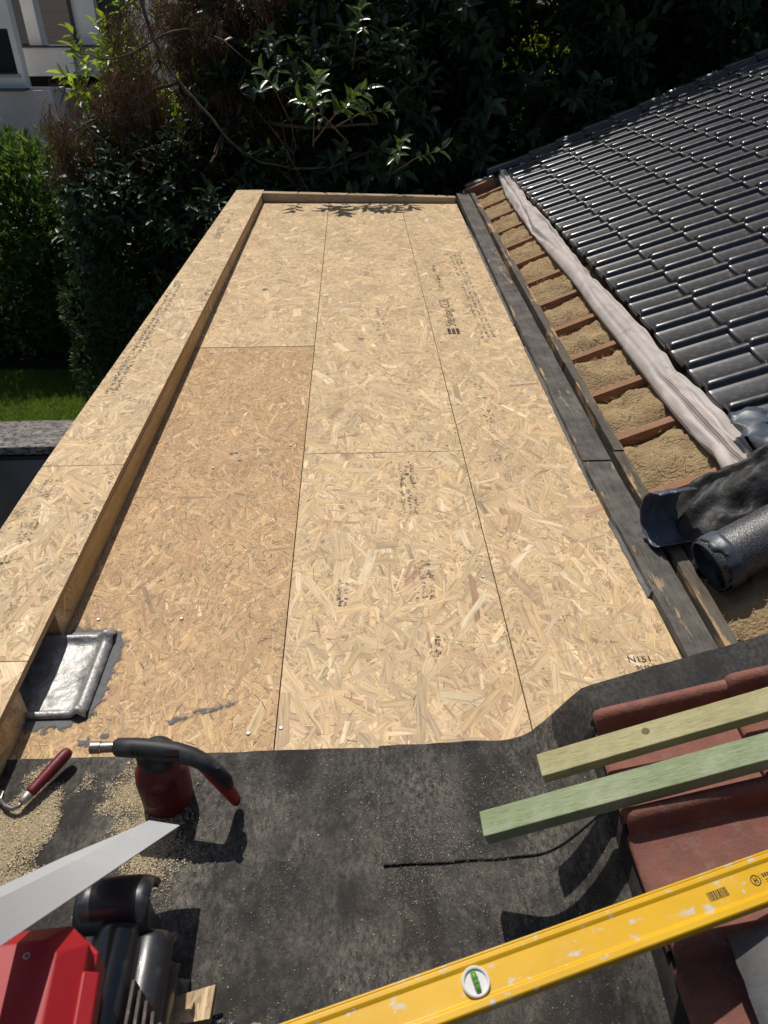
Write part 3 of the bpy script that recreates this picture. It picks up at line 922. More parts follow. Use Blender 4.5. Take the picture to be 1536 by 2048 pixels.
tb = MB().tube([rp(1.21, 1.86, .035), rp(1.225, 1.99, .045), rp(1.235, 2.1, .04)], [.024, .024, .020], 14)
tag(tb.build('rolled_membrane_end', MAT['membrane'], smooth=True), 'pale rolled tube end of membrane beside the crumpled black felt', 'membrane')

# crumpled felt, curled offcut, sanded roll
P = []
cr = random.Random(21)
NU, NV = 27, 21
for i in range(NU):
    row = []
    for j in range(NV):
        u, v = i / (NU - 1), j / (NV - 1)
        x = .955 + .55 * u + cr.uniform(-.008, .008); y = 1.60 + .36 * v + .10 * u - .06 * v * (1 - u) + cr.uniform(-.007, .007)
        ed = min(1, min(u, 1 - u, v, 1 - v) * 5)
        fold = abs(math.sin(7 * v + 3.5 * u + 2.6 * nz(u * 3, v * 3, 3)))
        h = .012 + ed * (.035 + .085 * fold ** .8 * (.7 + .5 * nz(u * 5, v * 3)) + cr.uniform(-.014, .016) + .045 * math.exp(-((v - .45) / .22) ** 2))
        row.append(rp(x, y, max(h, .006)))
    P.append(row)
tag(MB().grid(P).build('crumpled_felt', MAT['film'], smooth=True, solid=.003, sub=1), 'crumpled matt black felt heaped on the bare rafters', 'felt')
def curl_sheet(name, label, c, L, wd, rad, a0, a1, rz, mat, tilt=0, rag=.006):
    P = []
    for i in range(22):
        row = []
        a = R(a0 + (a1 - a0) * i / 21)
        for j in range(18):
            v = j / 17 - .5
            q = Vector((v * wd + rag * nz(i * .7, j * .9), rad * math.cos(a) + .004 * nz(j * .6, i * .3, 2), rad * math.sin(a) + .006 * nz(v * 5, a * 2)))
            q = Matrix.Rotation(tilt, 3, 'X') @ q
            q = Matrix.Rotation(rz, 3, 'Z') @ q
            row.append(Vector(c) + q)
        P.append(row)
    return tag(MB().grid(P).build(name, MAT[mat], smooth=True, solid=.002), label, 'offcut')
curl_sheet('curled_offcut', 'curled blue-grey membrane offcut reaching over the dark plank', (.930, 1.715, .125), 0, .125, .082, 75, -125, R(12), 'bluefilm', R(8), .010)
rl = thing('membrane_roll', 'glossy sanded black bitumen roll lying across the bare rafters', 'roll', (1.05, 1.5, .1))
ax0, ax1 = rp(1.005, 1.545, .078), rp(1.68, 1.72, .088)
n_ = 30
pts = [ax0.lerp(ax1, i / n_) for i in range(n_ + 1)]
MB().tube(pts, [.077 + .0022 * nz(i * .8, 3) for i in range(n_ + 1)], 40, caps=False, up=(0, 0, 1)).build('roll_body', MAT['roll'], rl, smooth=True, solid=.004)
# inner turns of the roll and the torn end
for q, (r_, e) in enumerate([(.071, .004), (.064, .012), (.056, .006), (.047, .016), (.037, .010), (.026, .02)]):
    MB().tube([ax0.lerp(ax1, e * .3), ax0.lerp(ax1, .3)], r_, 32, caps=False).build('inner_turn', MAT['bluefilm'], rl, smooth=True)
P = []
axd = (ax1 - ax0).normalized(); sA = axd.orthogonal().normalized(); sB = axd.cross(sA)
for i in range(90):
    a = 2 * math.pi * i / 89
    row = []
    for j in range(5):
        t = j / 4
        rag = .030 * (1 + .9 * nz(math.cos(a) * 2.2, math.sin(a) * 2.2, 4) + .35 * nz(math.cos(a) * 9, math.sin(a) * 9, 7))
        d = axd * (.06 - t * rag * 1.5)
        row.append(ax0 + d + (sA * math.cos(a) + sB * math.sin(a)) * (.082 + .007 * t * nz(a * 3, t * 3, 9)))
    P.append(row)
MB().grid(P).build('torn_wrapper', MAT['bluefilm'], rl, smooth=True, solid=.001)
P = []
for i in range(20):
    row = []
    for j in range(20):
        x = 1.30 + .30 * i / 19; y = 1.86 + .30 * j / 19
        row.append(rp(x + .02 * nz(i * .5, j * .4), y + .03 * nz(i * .3, j * .4, 2), .10 + .03 * fbm(x, y, 1, 8, 3)))
    P.append(row)
tag(MB().grid(P).build('torn_film_sheet', MAT['bluefilm'], smooth=True, solid=.002), 'torn blue-grey film over the lowest black tiles at the right edge', 'film')

# ------------------------------------------------------------------ neighbour's felted flat roof
RX, RZ0 = .455, .205            # eaves line of the red tile roof
def redz(x): return RZ0 + (x - RX) * TS
nf = thing('felt_roof', 'dusty black felt flat roof in the foreground', 'roof', (0, .4, 0))
def fz(x, y):
    z = .0045 + .0016 * fbm(x, y, 0, 5, 3)
    if x > .31:
        t = min(1, (x - .31) / .13)
        z += .14 * t * t
    return z
def fedge(x): return 1.026 + .012 * nz(x * 3, 4) + .003 * nz(x * 19, 2) + (.02 * max(0, x - .1))
def felt_sheet(name, x0, x1, ylo, yhi, dz, nu=70, nv=80, mat='felt'):
    P = []
    for i in range(nu + 1):
        x = x0 + (x1 - x0) * i / nu
        hi = yhi(x) if callable(yhi) else yhi
        lo = ylo(x) if callable(ylo) else ylo
        row = []
        for j in range(nv + 1):
            y = lo + (hi - lo) * j / nv
            e = .004 * math.exp(-((y - hi) / .012) ** 2)
            row.append((x, y, fz(x, y) + dz + e * .6))
        P.append(row)
    return MB().grid(P).build(name, MAT[mat], nf, smooth=True, solid=.004, fix=False)
felt_sheet('felt_sheet', -1.4, .075, -.6, fedge, 0.0)
felt_sheet('felt_sheet', .022 + .04, .60, -.6, lambda x: .80, .001)
felt_sheet('felt_sheet', .028, .46, lambda x: .752 + .03 * (x - .05) + .005 * nz(x * 11, 3), fedge, .0065)
# raised felt upstand between the two roofs
P = []
for i in range(60):
    x = .385 + 1.0 * i / 59
    f = min(1, max(0, (x - .375) / .085)); f = f * f * (3 - 2 * f)
    zt = .012 + f * (redz(max(x, .44)) + .012 - .012) + .003 * nz(x * 14, 5)
    row = []
    y1 = 1.052 - .045 * f + .008 * nz(x * 5, 7); y0 = .905 - .010 * f
    zl = max(.004, zt - .16)
    for y, z in [(y1 + .004, min(-.002, zt)), (y1 + .003, zt - .02 * f - .002), (y1 - .004, zt - .006 * f), (y1 - .016, zt), (y1 - .05, zt + .003), (y1 - .085, zt - .001), (y0 + .012, zt - .005 * f), (y0 + .003, zt - .018 * f), (y0, zt - .05 * f), (y0 - .001, zt - .10 * f)]:
        row.append((x, y + .002 * nz(x * 20, z * 20), z + .0015 * nz(x * 30, y * 30)))
    P.append(row)
up = MB().grid(P).build('felt_upstand', MAT['felt_clean'], smooth=True, solid=.004)
tag(up, 'black felt dressed over a raised ridge between deck and red tiles', 'upstand')
MB().prism([(.30, -.5), (1.45, -.5), (1.45, .90), (.47, .90), (.47, -.5)][1:], -.4, [redz(1.45) - .06, redz(1.45) - .06, redz(.47) - .06, redz(.47) - .06]).build('roof_bed', MAT['felt_clean'], nf)
# fold of felt dressed up the wall under the tiles
P = []
for i in range(40):
    y = -.2 + 1.10 * i / 39
    P.append([(.435 + .006 * nz(y * 6, 1), y, .10), (.445 + .008 * nz(y * 6, 2), y, .15), (.452, y, .195), (.50, y, .205)])
MB().grid(P).build('felt_dressing', MAT['felt_clean'], nf, smooth=True)

# red tiles
rroof = thing('red_tile_roof', 'old red clay tiles at the right foreground edge', 'roof', (.7, .5, .2))
rt = tile_mesh('roof_tile', .212, .30, .17, .044, .024, dish=.005)
rt.materials.append(MAT['red_tile'])
for c in range(4):
    for k in range(6):
        y = .898 - .206 * k - .195
        x = RX - .012 + c * .232
        b = Vector((x, y, redz(x) + .016))
        place_tile(rt, 'roof_tile', 0, 0, rroof, slope=SL, tilt=R(4.5), base=b, jig=1.6)

# grey mineral felt piece lying on the red tiles
P = []
for i in range(14):
    row = []
    for j in range(26):
        u, v = i / 13, j / 25
        x = .508 - .016 * v + .45 * u; y = .478 - .50 * v + .03 * u
        row.append((x + .003 * nz(v * 20, 1), y, redz(x) + .062 + .004 * nz(x * 7, y * 7)))
    P.append(row)
tag(MB().grid(P).build('mineral_felt_offcut', MAT['felt_grey'], smooth=True, solid=.004), 'grey mineral felt offcut on the red tiles below the yellow level', 'felt')

# ------------------------------------------------------------------ treated battens
def batten(name, label, a, b, w, h, mat, knots):
    a, b = Vector(a), Vector(b)
    d = (b - a); L = d.length; d.normalize()
    side = Vector((0, 0, 1)).cross(d).normalized(); upv = d.cross(side)
    M4 = Matrix((( d.x, side.x, upv.x, a.x), (d.y, side.y, upv.y, a.y), (d.z, side.z, upv.z, a.z), (0, 0, 0, 1)))
    t = thing(name, label, 'batten', a)
    mb = MB()
    n = 16
    for i in range(n + 1):
        u = L * i / n
        wob = .0012 * nz(u * 7, w * 50)
        mb.v += [(u, -w / 2 + wob, -h), (u, w / 2 + wob, -h), (u, w / 2 + wob, 0), (u, -w / 2 + wob, 0)]
    for i in range(n):
        o = i * 4
        for k in range(4):
            mb.f.append((o + k, o + (k + 1) % 4, o + 4 + (k + 1) % 4, o + 4 + k))
    mb.f += [(0, 1, 2, 3), (n * 4, n * 4 + 1, n * 4 + 2, n * 4 + 3)]
    me = mb.mesh('timber')
    def put(name, me, mat):
        o = bpy.data.objects.new(name, me); COL.objects.link(o)
        me.materials.append(MAT[mat]); o.parent = t
        o.matrix_basis = Matrix.Translation(-a) @ M4
        return o
    o = put('timber', me, mat)
    bv = o.modifiers.new('b', 'BEVEL'); bv.width = .0018; bv.segments = 2; bv.limit_method = 'ANGLE'
    for kx, ky in knots:
        put('knot', MB().lathe([(.0072, 0), (.0062, .0006), (.004, .0007), (.0035, .0005), (.001, .0006)], (kx, ky, .0001), n=16).mesh('knot'), 'knot')
    return t
batten('treated_batten', 'yellowish-green treated batten, farther of the two, lying up the red tiles', (.315, .805, .236), (1.10, .822, .236 + .785 * TS), .047, .024, 'green1', [(.20, .006), (.47, .004)])
batten('treated_batten', 'bluish-green treated batten, nearer of the two, reaching out over the felt', (.200, .722, .190), (1.05, .735, .190 + .85 * TS), .048, .030, 'green2', [])

# ------------------------------------------------------------------ spirit level
def yellow():
    s = N('yellow_lacquer'); v = s.co('Object', (1, 1.6, 1))
    c = s.mix(s.ramp(s.noise(v, 7, 4), [(.35, 0.0), (.7, 1.0)]), (.70, .405, .006), (.62, .345, .005))
    chips = s.ramp(s.noise(v, 30, 6, .66), [(.585, 0.0), (.61, 1.0)])
    area = s.ramp(s.noise(v, 7, 3, .6), [(.42, 0.0), (.52, 1.0)])
    f = s.mix(1.0, chips, area, 'MULTIPLY')
    c = s.mix(f, c, s.mix(s.noise(v, 60, 4), (.42, .40, .36), (.60, .56, .50)))
    haze = s.ramp(s.noise(v, 11, 6, .7), [(.55, 0.0), (.75, .55)])
    c = s.mix(haze, c, (.66, .47, .17))
    return s.fin(c, .42, .45, 0, s.bump(s.noise(v, 90, 3), .12, .001))
MAT['yellow'] = yellow()
lv_a, lv_b = Vector((-.235, .322, .305)), Vector((.735, .566, .372))
lev = thing('spirit_level', 'scuffed yellow spirit level with a round green vial, on the red tiles', 'spirit level', lv_a)
ld = (lv_b - lv_a); LL = ld.length; ld.normalize()
lup = Vector((-.0, -.10, 1)); lup = (lup - ld * lup.dot(ld)).normalized(); lsd = lup.cross(ld)
LM = Matrix(((ld.x, lsd.x, lup.x, lv_a.x), (ld.y, lsd.y, lup.y, lv_a.y), (ld.z, lsd.z, lup.z, lv_a.z), (0, 0, 0, 1)))
def lput(name, me, mat, parent=lev, bevel=0, smooth=False):
    o = bpy.data.objects.new(name, me); COL.objects.link(o); me.materials.clear(); me.materials.append(mat)
    o.parent = parent; o.matrix_parent_inverse = Matrix.Translation(-lv_a) if parent is lev else LM.inverted(); o.matrix_basis = LM
    if smooth: me.polygons.foreach_set('use_smooth', [True] * len(me.polygons))
    if bevel:
        b = o.modifiers.new('b', 'BEVEL'); b.width = bevel; b.segments = 2; b.limit_method = 'ANGLE'
    return o
prof = [(-.031, -.024), (-.031, -.002), (-.029, 0), (-.021, 0), (-.018, -.0022), (-.0165, -.0036), (.0165, -.0036), (.018, -.0022), (.021, 0), (.0265, 0), (.0272, -.0012), (.0279, 0), (.030, 0), (.031, -.002), (.031, -.024)]
mb = MB(); n = len(prof)
mb.v = [(u, p[0], p[1]) for u in (0, LL) for p in prof]
mb.f = [(k, (k + 1) % n, n + (k + 1) % n, n + k) for k in range(n)] + [tuple(range(n))[::-1], tuple(range(n, 2 * n))]
body = lput('body', mb.mesh('body'), MAT['yellow'], bevel=.0006)
# holder, glass and bubble of the round vial
vu = (Vector((.135, .421, .33)) - lv_a).dot(ld)
ring = N('white_vial_ring').fin((.62, .62, .60), .45, .4)
lput('vial_housing', MB().lathe([(.0185, -.004), (.0185, .0012), (.017, .0022), (.0150, .0016), (.0146, -.0016), (.0001, -.0018)], (vu, .0, .0), n=36).mesh('vh'), ring, smooth=False)
lput('vial', MB().tube([(vu, -.012, .0005), (vu, -.006, .0008), (vu, .006, .0008), (vu, .012, .0005)], [.0035, .0042, .0042, .0035], 14).mesh('vial'), N('green_vial').fin((.10, .30, .03), .08, .6, Coat_Weight=.8), smooth=True)
lput('vial_line', MB().box((vu, .003, .0053), (.0085, .0006, .0004)).box((vu, -.003, .0053), (.0085, .0006, .0004)).mesh('vl'), MAT['frame_dark'])
# label print: bar code and round mark
black = N('label_print').fin((.035, .03, .02), .6, .3)
bu = (Vector((.487, .517, .35)) - lv_a).dot(ld)
m = MB(); x = 0; r_ = random.Random(4)
while x < .030:
    w = r_.choice((.0006, .0009, .0014)); m.box((bu - .015 + x, .0, -.0033), (w, .012, .0003)); x += w + r_.choice((.0006, .001))
lput('bar_code', m.mesh('bc'), black, body)
gu = (Vector((.547, .533, .35)) - lv_a).dot(ld)
m = MB()
for k in range(24):
    a, b = 2 * math.pi * k / 24, 2 * math.pi * (k + 1) / 24
    m.add([(gu + .0075 * math.cos(a), .0075 * math.sin(a), -.0032), (gu + .0075 * math.cos(b), .0075 * math.sin(b), -.0032), (gu + .006 * math.cos(b), .006 * math.sin(b), -.0032), (gu + .006 * math.cos(a), .006 * math.sin(a), -.0032)], [(0, 1, 2, 3)])
m.box((gu - .002, 0, -.0032), (.0015, .008, .0002)).box((gu + .002, 0, -.0032), (.0015, .008, .0002)).box((gu, 0, -.0032), (.004, .0015, .0002))
for k in range(3):
    cu_ = gu + .018 + k * .018
    m.box((cu_ - .0085, 0, -.0033), (.0003, .016, .0002))
    for q in range(3): m.box((cu_ + (q - 1) * .004, .003, -.0032), (.0025, .005, .0002))
    for q in range(2): m.box((cu_, -.003 - q * .003, -.0032), (.009, .0008, .0002))
lput('printed_marks', m.mesh('pm'), black, body)

# ------------------------------------------------------------------ gas torch
tor = thing('gas_torch', 'gas blowtorch with black head on a dusty dark red canister', 'blowtorch', (-.425, .93, .006))
def dusty(name, c, rough, dust=(.25, .19, .16), lo=.5, hi=.75):
    return two(name, c, tuple(q * .7 for q in c), 20, rough, .4, c3=dust, scale3=24, t3=(lo, hi), bump=.1)
MAT['canister'] = dusty('dusty_red_paint', (.17, .014, .018), .5, (.20, .10, .09), .50, .85)
MAT['torchblack'] = dusty('torch_black_plastic', (.020, .022, .026), .55, (.07, .07, .072), .5, .8)
MAT['torchred'] = N('torch_red_plastic').fin((.30, .012, .014), .45, .4)
MAT['brass'] = two('burnt_steel', (.42, .36, .30), (.22, .15, .09), 30, .35, .5, metal=.9)
cx, cy = -.418, .918
MB().lathe([(.045, .004), (.050, .007), (.052, .016), (.053, .055), (.053, .085), (.050, .105), (.043, .122), (.036, .132), (.034, .140), (.034, .146)], (cx, cy, .004), n=40).build('canister', MAT['canister'], tor, smooth=True)
MB().lathe([(.036, .136), (.0385, .139), (.0385, .155), (.034, .163), (.024, .170)], (cx, cy, .004), n=36).build('collar', MAT['torchblack'], tor, smooth=True)
hp = [(-.490, .908, .192), (-.484, .908, .192), (-.45, .906, .191), (-.41, .902, .189), (-.37, .896, .187), (-.335, .888, .181), (-.308, .880, .168), (-.290, .876, .148), (-.280, .877, .122), (-.277, .879, .10)]
MB().tube(hp, [.013, .0175, .019, .0195, .019, .0175, .0155, .0145, .0135, .011], 20, flat=1.05).build('head', MAT['torchblack'], tor, smooth=True)
MB().tube([(-.42, .911, .165), (-.42, .908, .19)], [.030, .018], 24).build('neck', MAT['torchblack'], tor, smooth=True)
MB().tube([(-.322, .880, .160), (-.305, .878, .138), (-.288, .881, .10), (-.277, .886, .062), (-.272, .889, .035), (-.271, .890, .028)], [.008, .0125, .0155, .0155, .0125, .006], 18, flat=.8).build('lever_handle', MAT['torchred'], tor, smooth=True)
MB().tube([(-.2715, .8895, .036), (-.2705, .890, .029), (-.270, .8905, .025)], [.0132, .0115, .006], 18, flat=.8).build('handle_tip', MAT['torchblack'], tor, smooth=True)
MB().lathe([(.0105, 0), (.0105, .045), (.009, .05)], (-.534, .909, .192), (1, .0, 0), 24).build('nozzle', MAT['brass'], tor, smooth=False)
MB().lathe([(.0115, 0), (.0120, .002), (.0120, .020), (.0108, .022)], (-.536, .909, .192), (1, 0, 0), 24).build('nozzle_sleeve', MAT['brass'], tor)
MB().lathe([(.0095, 0), (.0094, .001)], (-.5365, .909, .192), (1, 0, 0), 20).build('nozzle_bore', MAT['dark_hole'], tor)
MB().lathe([(.008, 0), (.008, .010), (.007, .012)], (-.292, .872, .168), (.45, -.2, .8), 16).build('trigger_knob', MAT['torchblack'], tor)
MB().box((-.372, .8855, .196), (.026, .014, .014), Matrix.Rotation(.5, 3, 'X')).build('window', MAT['dark_hole'], tor, bevel=.002)
for k in range(4):
    MB().box((-.452 + k * .009, .891, .196), (.0028, .010, .012), Matrix.Rotation(.6, 3, 'X') @ Matrix.Rotation(.4, 3, 'Z')).build('vent_slot', MAT['dark_hole'], tor)
# torn paper creases on the canister label
for k in range(7):
    pts = []
    for i in range(9):
        a = R(-125 + 75 * i / 8 + k * 2)
        pts.append((cx + .0532 * math.cos(a), cy + .0532 * math.sin(a), .05 + .008 * k + .018 * (i / 8) ** 1.5 + .002 * nz(i, k)))
    MB().tube(pts, .0011, 5).build('label_crease', MAT['canister'], tor, smooth=True)

# ------------------------------------------------------------------ trowel
tr = thing('trowel', 'trowel with a worn dark red wooden handle on the dusty felt', 'trowel', (-.70, .93, .005))
MAT['redwood'] = two('worn_red_handle', (.16, .012, .018), (.11, .010, .014), 30, .45, .4, c3=(.34, .22, .15), scale3=26, t3=(.60, .68))
h0, h1 = Vector((-.649, 1.020, .040)), Vector((-.703, .922, .030))
MB().tube([h0.lerp(h1, t) for t in (-.02, 0, .06, .2, .45, .7, .85, .93, 1.0)], [.004, .0095, .0125, .0135, .0130, .0120, .0110, .0115, .010], 20).build('handle', MAT['redwood'], tr, smooth=True)
MB().tube([h0.lerp(h1, t) for t in (.985, 1.0, 1.17, 1.2)], [.009, .0105, .0088, .006], 16).build('ferrule', MAT['screw'], tr, smooth=True)
MAT['steel'] = two('dull_steel', (.33, .32, .31), (.18, .16, .15), 20, .42, .5, metal=.8)
MB().tube([h0.lerp(h1, 1.18), (-.716, .898, .026), (-.728, .893, .024), (-.745, .900, .022), (-.765, .918, .016), (-.775, .925, .010)], [.0045, .005, .005, .005, .005, .004], 10).build('tang', MAT['steel'], tr, smooth=True)
MB().prism([(-.765, .90), (-.77, .945), (-.86, .985), (-.93, .93), (-.88, .87)], .008, .0105).build('blade', MAT['steel'], tr)

# ------------------------------------------------------------------ folded metal flashing, stack of tiles, tool case, offcuts
MAT['zinc'] = two('oxidised_zinc', (.47, .48, .49), (.42, .43, .445), 5, .5, .5, lo=.3, hi=.7, bump=.06, bscale=40, c3=(.52, .52, .52), scale3=14, t3=(.5, .8))
tipA, tipB, tipM = Vector((-.439, .769, .150)), Vector((-.343, .765, .150)), Vector((-.398, .770, .156))
nA, nB, nM = Vector((-.456, .331, .675)), Vector((-.430, .252, .675)), Vector((-.452, .300, .690))
def path(pts, t):
    q = t * (len(pts) - 1); k = min(int(q), len(pts) - 2)
    return Vector(pts[k]).lerp(Vector(pts[k + 1]), q - k)
far_e = [tipA + Vector((.010, -.010, .004)), (-.4453, .594, .355), (-.4515, .425, .560), (-.760, .560, .620)]  # last points add an unseen flare that shades the tool case
fold_e = [tipM, (-.4205, .575, .370), (-.4405, .399, .574), (-.660, .400, .660)]
near_e = [tipB, (-.3770, .5645, .355), (-.4110, .364, .560), (-.430, .252, .675)]
P = []
for i in range(61):
    t = i / 60
    a_, m_, b_ = path(far_e, t), path(fold_e, t) + Vector((0, 0, .005)), path(near_e, t)
    P.append([a_, a_.lerp(m_, .5), m_, m_, m_.lerp(b_, .33), m_.lerp(b_, .66), b_])
tag(MB().grid(P).build('folded_flashing', MAT['zinc'], solid=.0022), 'folded pale grey metal flashing strip pointing at the blowtorch', 'flashing')

st_mesh = tile_mesh('loose_tile', .20, .30, .30, .034, .020)
st_mesh.materials.append(MAT['black_tile'])
stack = []
zs = .022
for k in range(6):
    o = bpy.data.objects.new('loose_tile', st_mesh); COL.objects.link(o)
    ox, oy = [(.010, 0), (-.012, .004), (.008, -.006), (-.006, .006), (.012, .0), (-.030, -.012)][k]
    # tile nose (local u=0) points away from the camera
    m4 = Matrix(((0, 1, 0, -.520 + ox), (-1, 0, 0, .560 + oy), (0, 0, 1, zs + k * .040), (0, 0, 0, 1)))
    o.matrix_basis = m4 @ Matrix.Rotation([.02, -.03, .01, .05, .03, .06][k], 4, 'Z')
    nm = ['lowest', 'second lowest', 'third lowest', 'third highest', 'second highest', 'topmost'][k]
    tag(o, 'glossy black loose roof tile, %s of the stack under the red case' % nm, 'roof tile', 'loose black tiles stacked by the flashing')
# short half-round end piece on the stack
P = []
for i in range(9):
    u = i / 8
    row = []
    for k in range(15):
        a = math.pi * (k / 14) * 1.05 - .08
        rr = .046 * (1 - .12 * max(0, (u - .85) / .15))
        row.append((-.450 + .112 * u, .590 - rr * 1.0 * math.cos(a) , .212 + rr * math.sin(a)))
    P.append(row)
tag(MB().grid(P).build('half_round_tile', MAT['black_tile'], smooth=True, solid=.011, bevel=0), 'half-round black glazed tile piece under the tip of the metal flashing', 'roof tile')
# plain block added under it for support
MB_ = MB().box((-.40, .598, .098), (.080, .050, .188))
tag(MB_.build('support_block', MAT['black_tile'], bevel=.004), 'plain black block added below the half-round tile as support', 'roof tile')

MAT['redcase'] = N('red_case_plastic').fin((.33, .012, .017), .5, .35)
case = thing('tool_case', 'red plastic tool case with a white sticker on the stack of black tiles', 'tool case', (-.48, .39, .30))
def octa(cx, cy, hx, hy, c):
    return [(cx - hx + c, cy - hy), (cx + hx - c, cy - hy), (cx + hx, cy - hy + c), (cx + hx, cy + hy - c), (cx + hx - c, cy + hy), (cx - hx + c, cy + hy), (cx - hx, cy + hy - c), (cx - hx, cy - hy + c)]
def loft(layers):
    m = MB(); n = len(layers[0][0])
    for poly, z in layers: m.v += [(p[0], p[1], z) for p in poly]
    for i in range(len(layers) - 1):
        m.f += [(i * n + k, i * n + (k + 1) % n, (i + 1) * n + (k + 1) % n, (i + 1) * n + k) for k in range(n)]
    m.f += [tuple(range(n))[::-1], tuple(range((len(layers) - 1) * n, len(layers) * n))]
    return m
ccx, ccy = -.506, .372
lay = [(octa(ccx, ccy, .142, .083, .020), .302), (octa(ccx, ccy, .155, .095, .026), .318), (octa(ccx, ccy, .155, .095, .026), .372), (octa(ccx, ccy, .150, .090, .026), .374), (octa(ccx, ccy, .150, .090, .026), .405), (octa(ccx, ccy, .120, .062, .018), .432)]
CM = Matrix.Translation((ccx, ccy, .30)) @ Matrix.Rotation(R(6), 4, 'Z') @ Matrix.Rotation(R(3), 4, 'Y') @ Matrix.Translation((-ccx, -ccy, -.30))
def cput(mb, name, mat, bevel=.002):
    me = mb.mesh(name); me.transform(CM)
    o = link(name, me, mat, case)
    b = o.modifiers.new('b', 'BEVEL'); b.width = bevel; b.segments = 2; b.limit_method = 'ANGLE'; b.angle_limit = R(25)
    return o
cput(loft(lay), 'shell', MAT['redcase'], .0025)
cput(MB().box((ccx + .146, ccy - .005, .385), (.022, .070, .052), Matrix.Rotation(R(30), 3, 'Y')), 'latch', MAT['redcase'], .003)
cput(MB().box((ccx + .158, ccy - .005, .383), (.004, .056, .006), Matrix.Rotation(R(30), 3, 'Y')), 'latch_groove', N('case_groove').fin((.62, .20, .18), .5, .3), .001)
cput(MB().prism([(ccx - .02, ccy - .040), (ccx + .055, ccy - .030), (ccx + .062, ccy - .022), (ccx + .050, ccy - .017), (ccx - .02, ccy - .027)], .4323, .4333), 'sticker', N('sticker_white').fin((.55, .50, .55), .5, .3), .0002)
m = MB()
for k in range(9): m.box((ccx - .008 + k * .0062, ccy - .0305 + k * .0009, .4336), (.004, .0045, .0003))
me = m.mesh('sticker_print'); me.transform(CM); link('sticker_print', me, N('sticker_ink').fin((.10, .06, .12), .6, .2), case)

for k in range(3):
    cput(MB().box((ccx + .02 + .022 * k, ccy - .088, .352), (.006, .006, .040)), 'rib', MAT['redcase'], .001)
cput(MB().box((ccx - .03, ccy + .018, .4325), (.10, .034, .003)), 'raised_panel', MAT['redcase'], .001)
for sx in (-1, 1):
    cput(MB().lathe([(.0045, 0), (.0045, .0015), (.002, .0015), (.0018, .0003)], (ccx + .085, ccy + .045 * sx, .4315), n=12), 'screw', MAT['steel'], .0002)

# slates standing on edge beside the stack
MAT['slate'] = two('brown_fibre_slate', (.115, .085, .075), (.07, .055, .05), 40, .75, .3, c3=(.25, .20, .17), scale3=60, t3=(.58, .75))
for k in range(5):
    t = Matrix.Rotation(R(-4 - 1.5 * k), 4, 'Y') @ Matrix.Rotation(R(2 + 1.2 * k), 4, 'Z')
    o = MB().box((0, 0, 0), (.0050, .20, .235 - .006 * k)).build('slate', MAT['slate'], bevel=.0008)
    o.matrix_basis = Matrix.Translation((-.326 + .0148 * k, .372 - .011 * k, .126 - .003 * k)) @ t
    nm = ['nearest the red case', 'second from the red case', 'middle one of five', 'second from the yellow level', 'nearest the yellow level'][k]
    tag(o, 'thin brown slate standing on edge, %s' % nm, 'slate', 'slates standing on edge by the tile stack')
o = osb_piece('board_offcut', [(-.322, .478), (-.258, .486), (-.256, .535), (-.320, .520)], .060, 'new', 301, None, .018)
tag(o, 'small particle board offcut behind the brown slates', 'offcut')
o2 = MB().box((-.29, .50, .024), (.05, .03, .035)).build('board_offcut', MAT['osb_edge'])
tag(o2, 'small wood block propping up the particle board offcut', 'offcut')
P = []
for i in range(14):
    row = []
    for j in range(12):
        x = -.265 + .045 * i / 13; y = .435 + .06 * j / 11
        row.append((x, y, .030 + .014 * abs(nz(x * 60, y * 60)) + .008 * nz(x * 140, y * 110)))
    P.append(row)
tag(MB().grid(P).build('foil_scrap', MAT['roll'], smooth=False, solid=.001), 'crumpled shiny foil scrap at the bottom edge beside the slates', 'scrap')
P = []
for i in range(12):
    row = []
    for j in range(12):
        a = 2 * math.pi * i / 11; b = math.pi * j / 11
        q = 1 + .5 * nz(math.cos(a) * 1.8, math.sin(a) * 1.8, math.cos(b) * 2 + 4)
        row.append((-.190 + .018 * q * math.cos(a) * math.sin(b), .470 + .022 * q * math.sin(a) * math.sin(b), .016 + .012 * q * math.cos(b)))
    P.append(row)
tag(MB().grid(P).build('foam_crumb', two('foam_crumb', (.42, .28, .13), (.30, .19, .09), 60, .9, .1, bump=.8), smooth=False), 'torn tan foam crumb on the felt at the bottom edge', 'scrap')

# sawdust
def dust(n, dens, size, name, box):
    out = []
    while len(out) < n:
        x = random.uniform(box[0], box[1]); y = random.uniform(box[2], box[3])
        if random.random() < dens(x, y): out.append((x, y))
    n = len(out)
    P = np.array([(x, y, fz(x, y) + .0012 + random.random() * .0025 + (.0065 if x > .028 and y > .75 else 0)) for x, y in out])
    a = rng.uniform(0, 6.28, n); L = size * rng.lognormal(0, .45, n); W = L * rng.uniform(.3, .8, n)
    d = np.column_stack([np.cos(a), np.sin(a), rng.normal(0, .35, n)]) * L[:, None]
    s = np.column_stack([-np.sin(a), np.cos(a), rng.normal(0, .35, n)]) * W[:, None]
    V = np.stack([P - d, P + s, P + d, P - s], 1).reshape(-1, 3)
    F = np.arange(4 * n).reshape(n, 4)
    tint = np.repeat(rng.lognormal(0, .2, (n, 1)) * np.ones((1, 3)), 4, axis=0)
    return np_mesh(name, V, [F], tint)
def d1(x, y):
    f = fbm(x, y, 2.2, 6, 5)
    e = math.exp(-((x + .62) / .20) ** 2 - ((y - .85) / .17) ** 2) * 1.2 + .6 * math.exp(-((x + .80) / .15) ** 2 - ((y - .98) / .05) ** 2)
    return min(.85, max(0, e * (.30 + f * 1.7) - .10)) ** 1.2
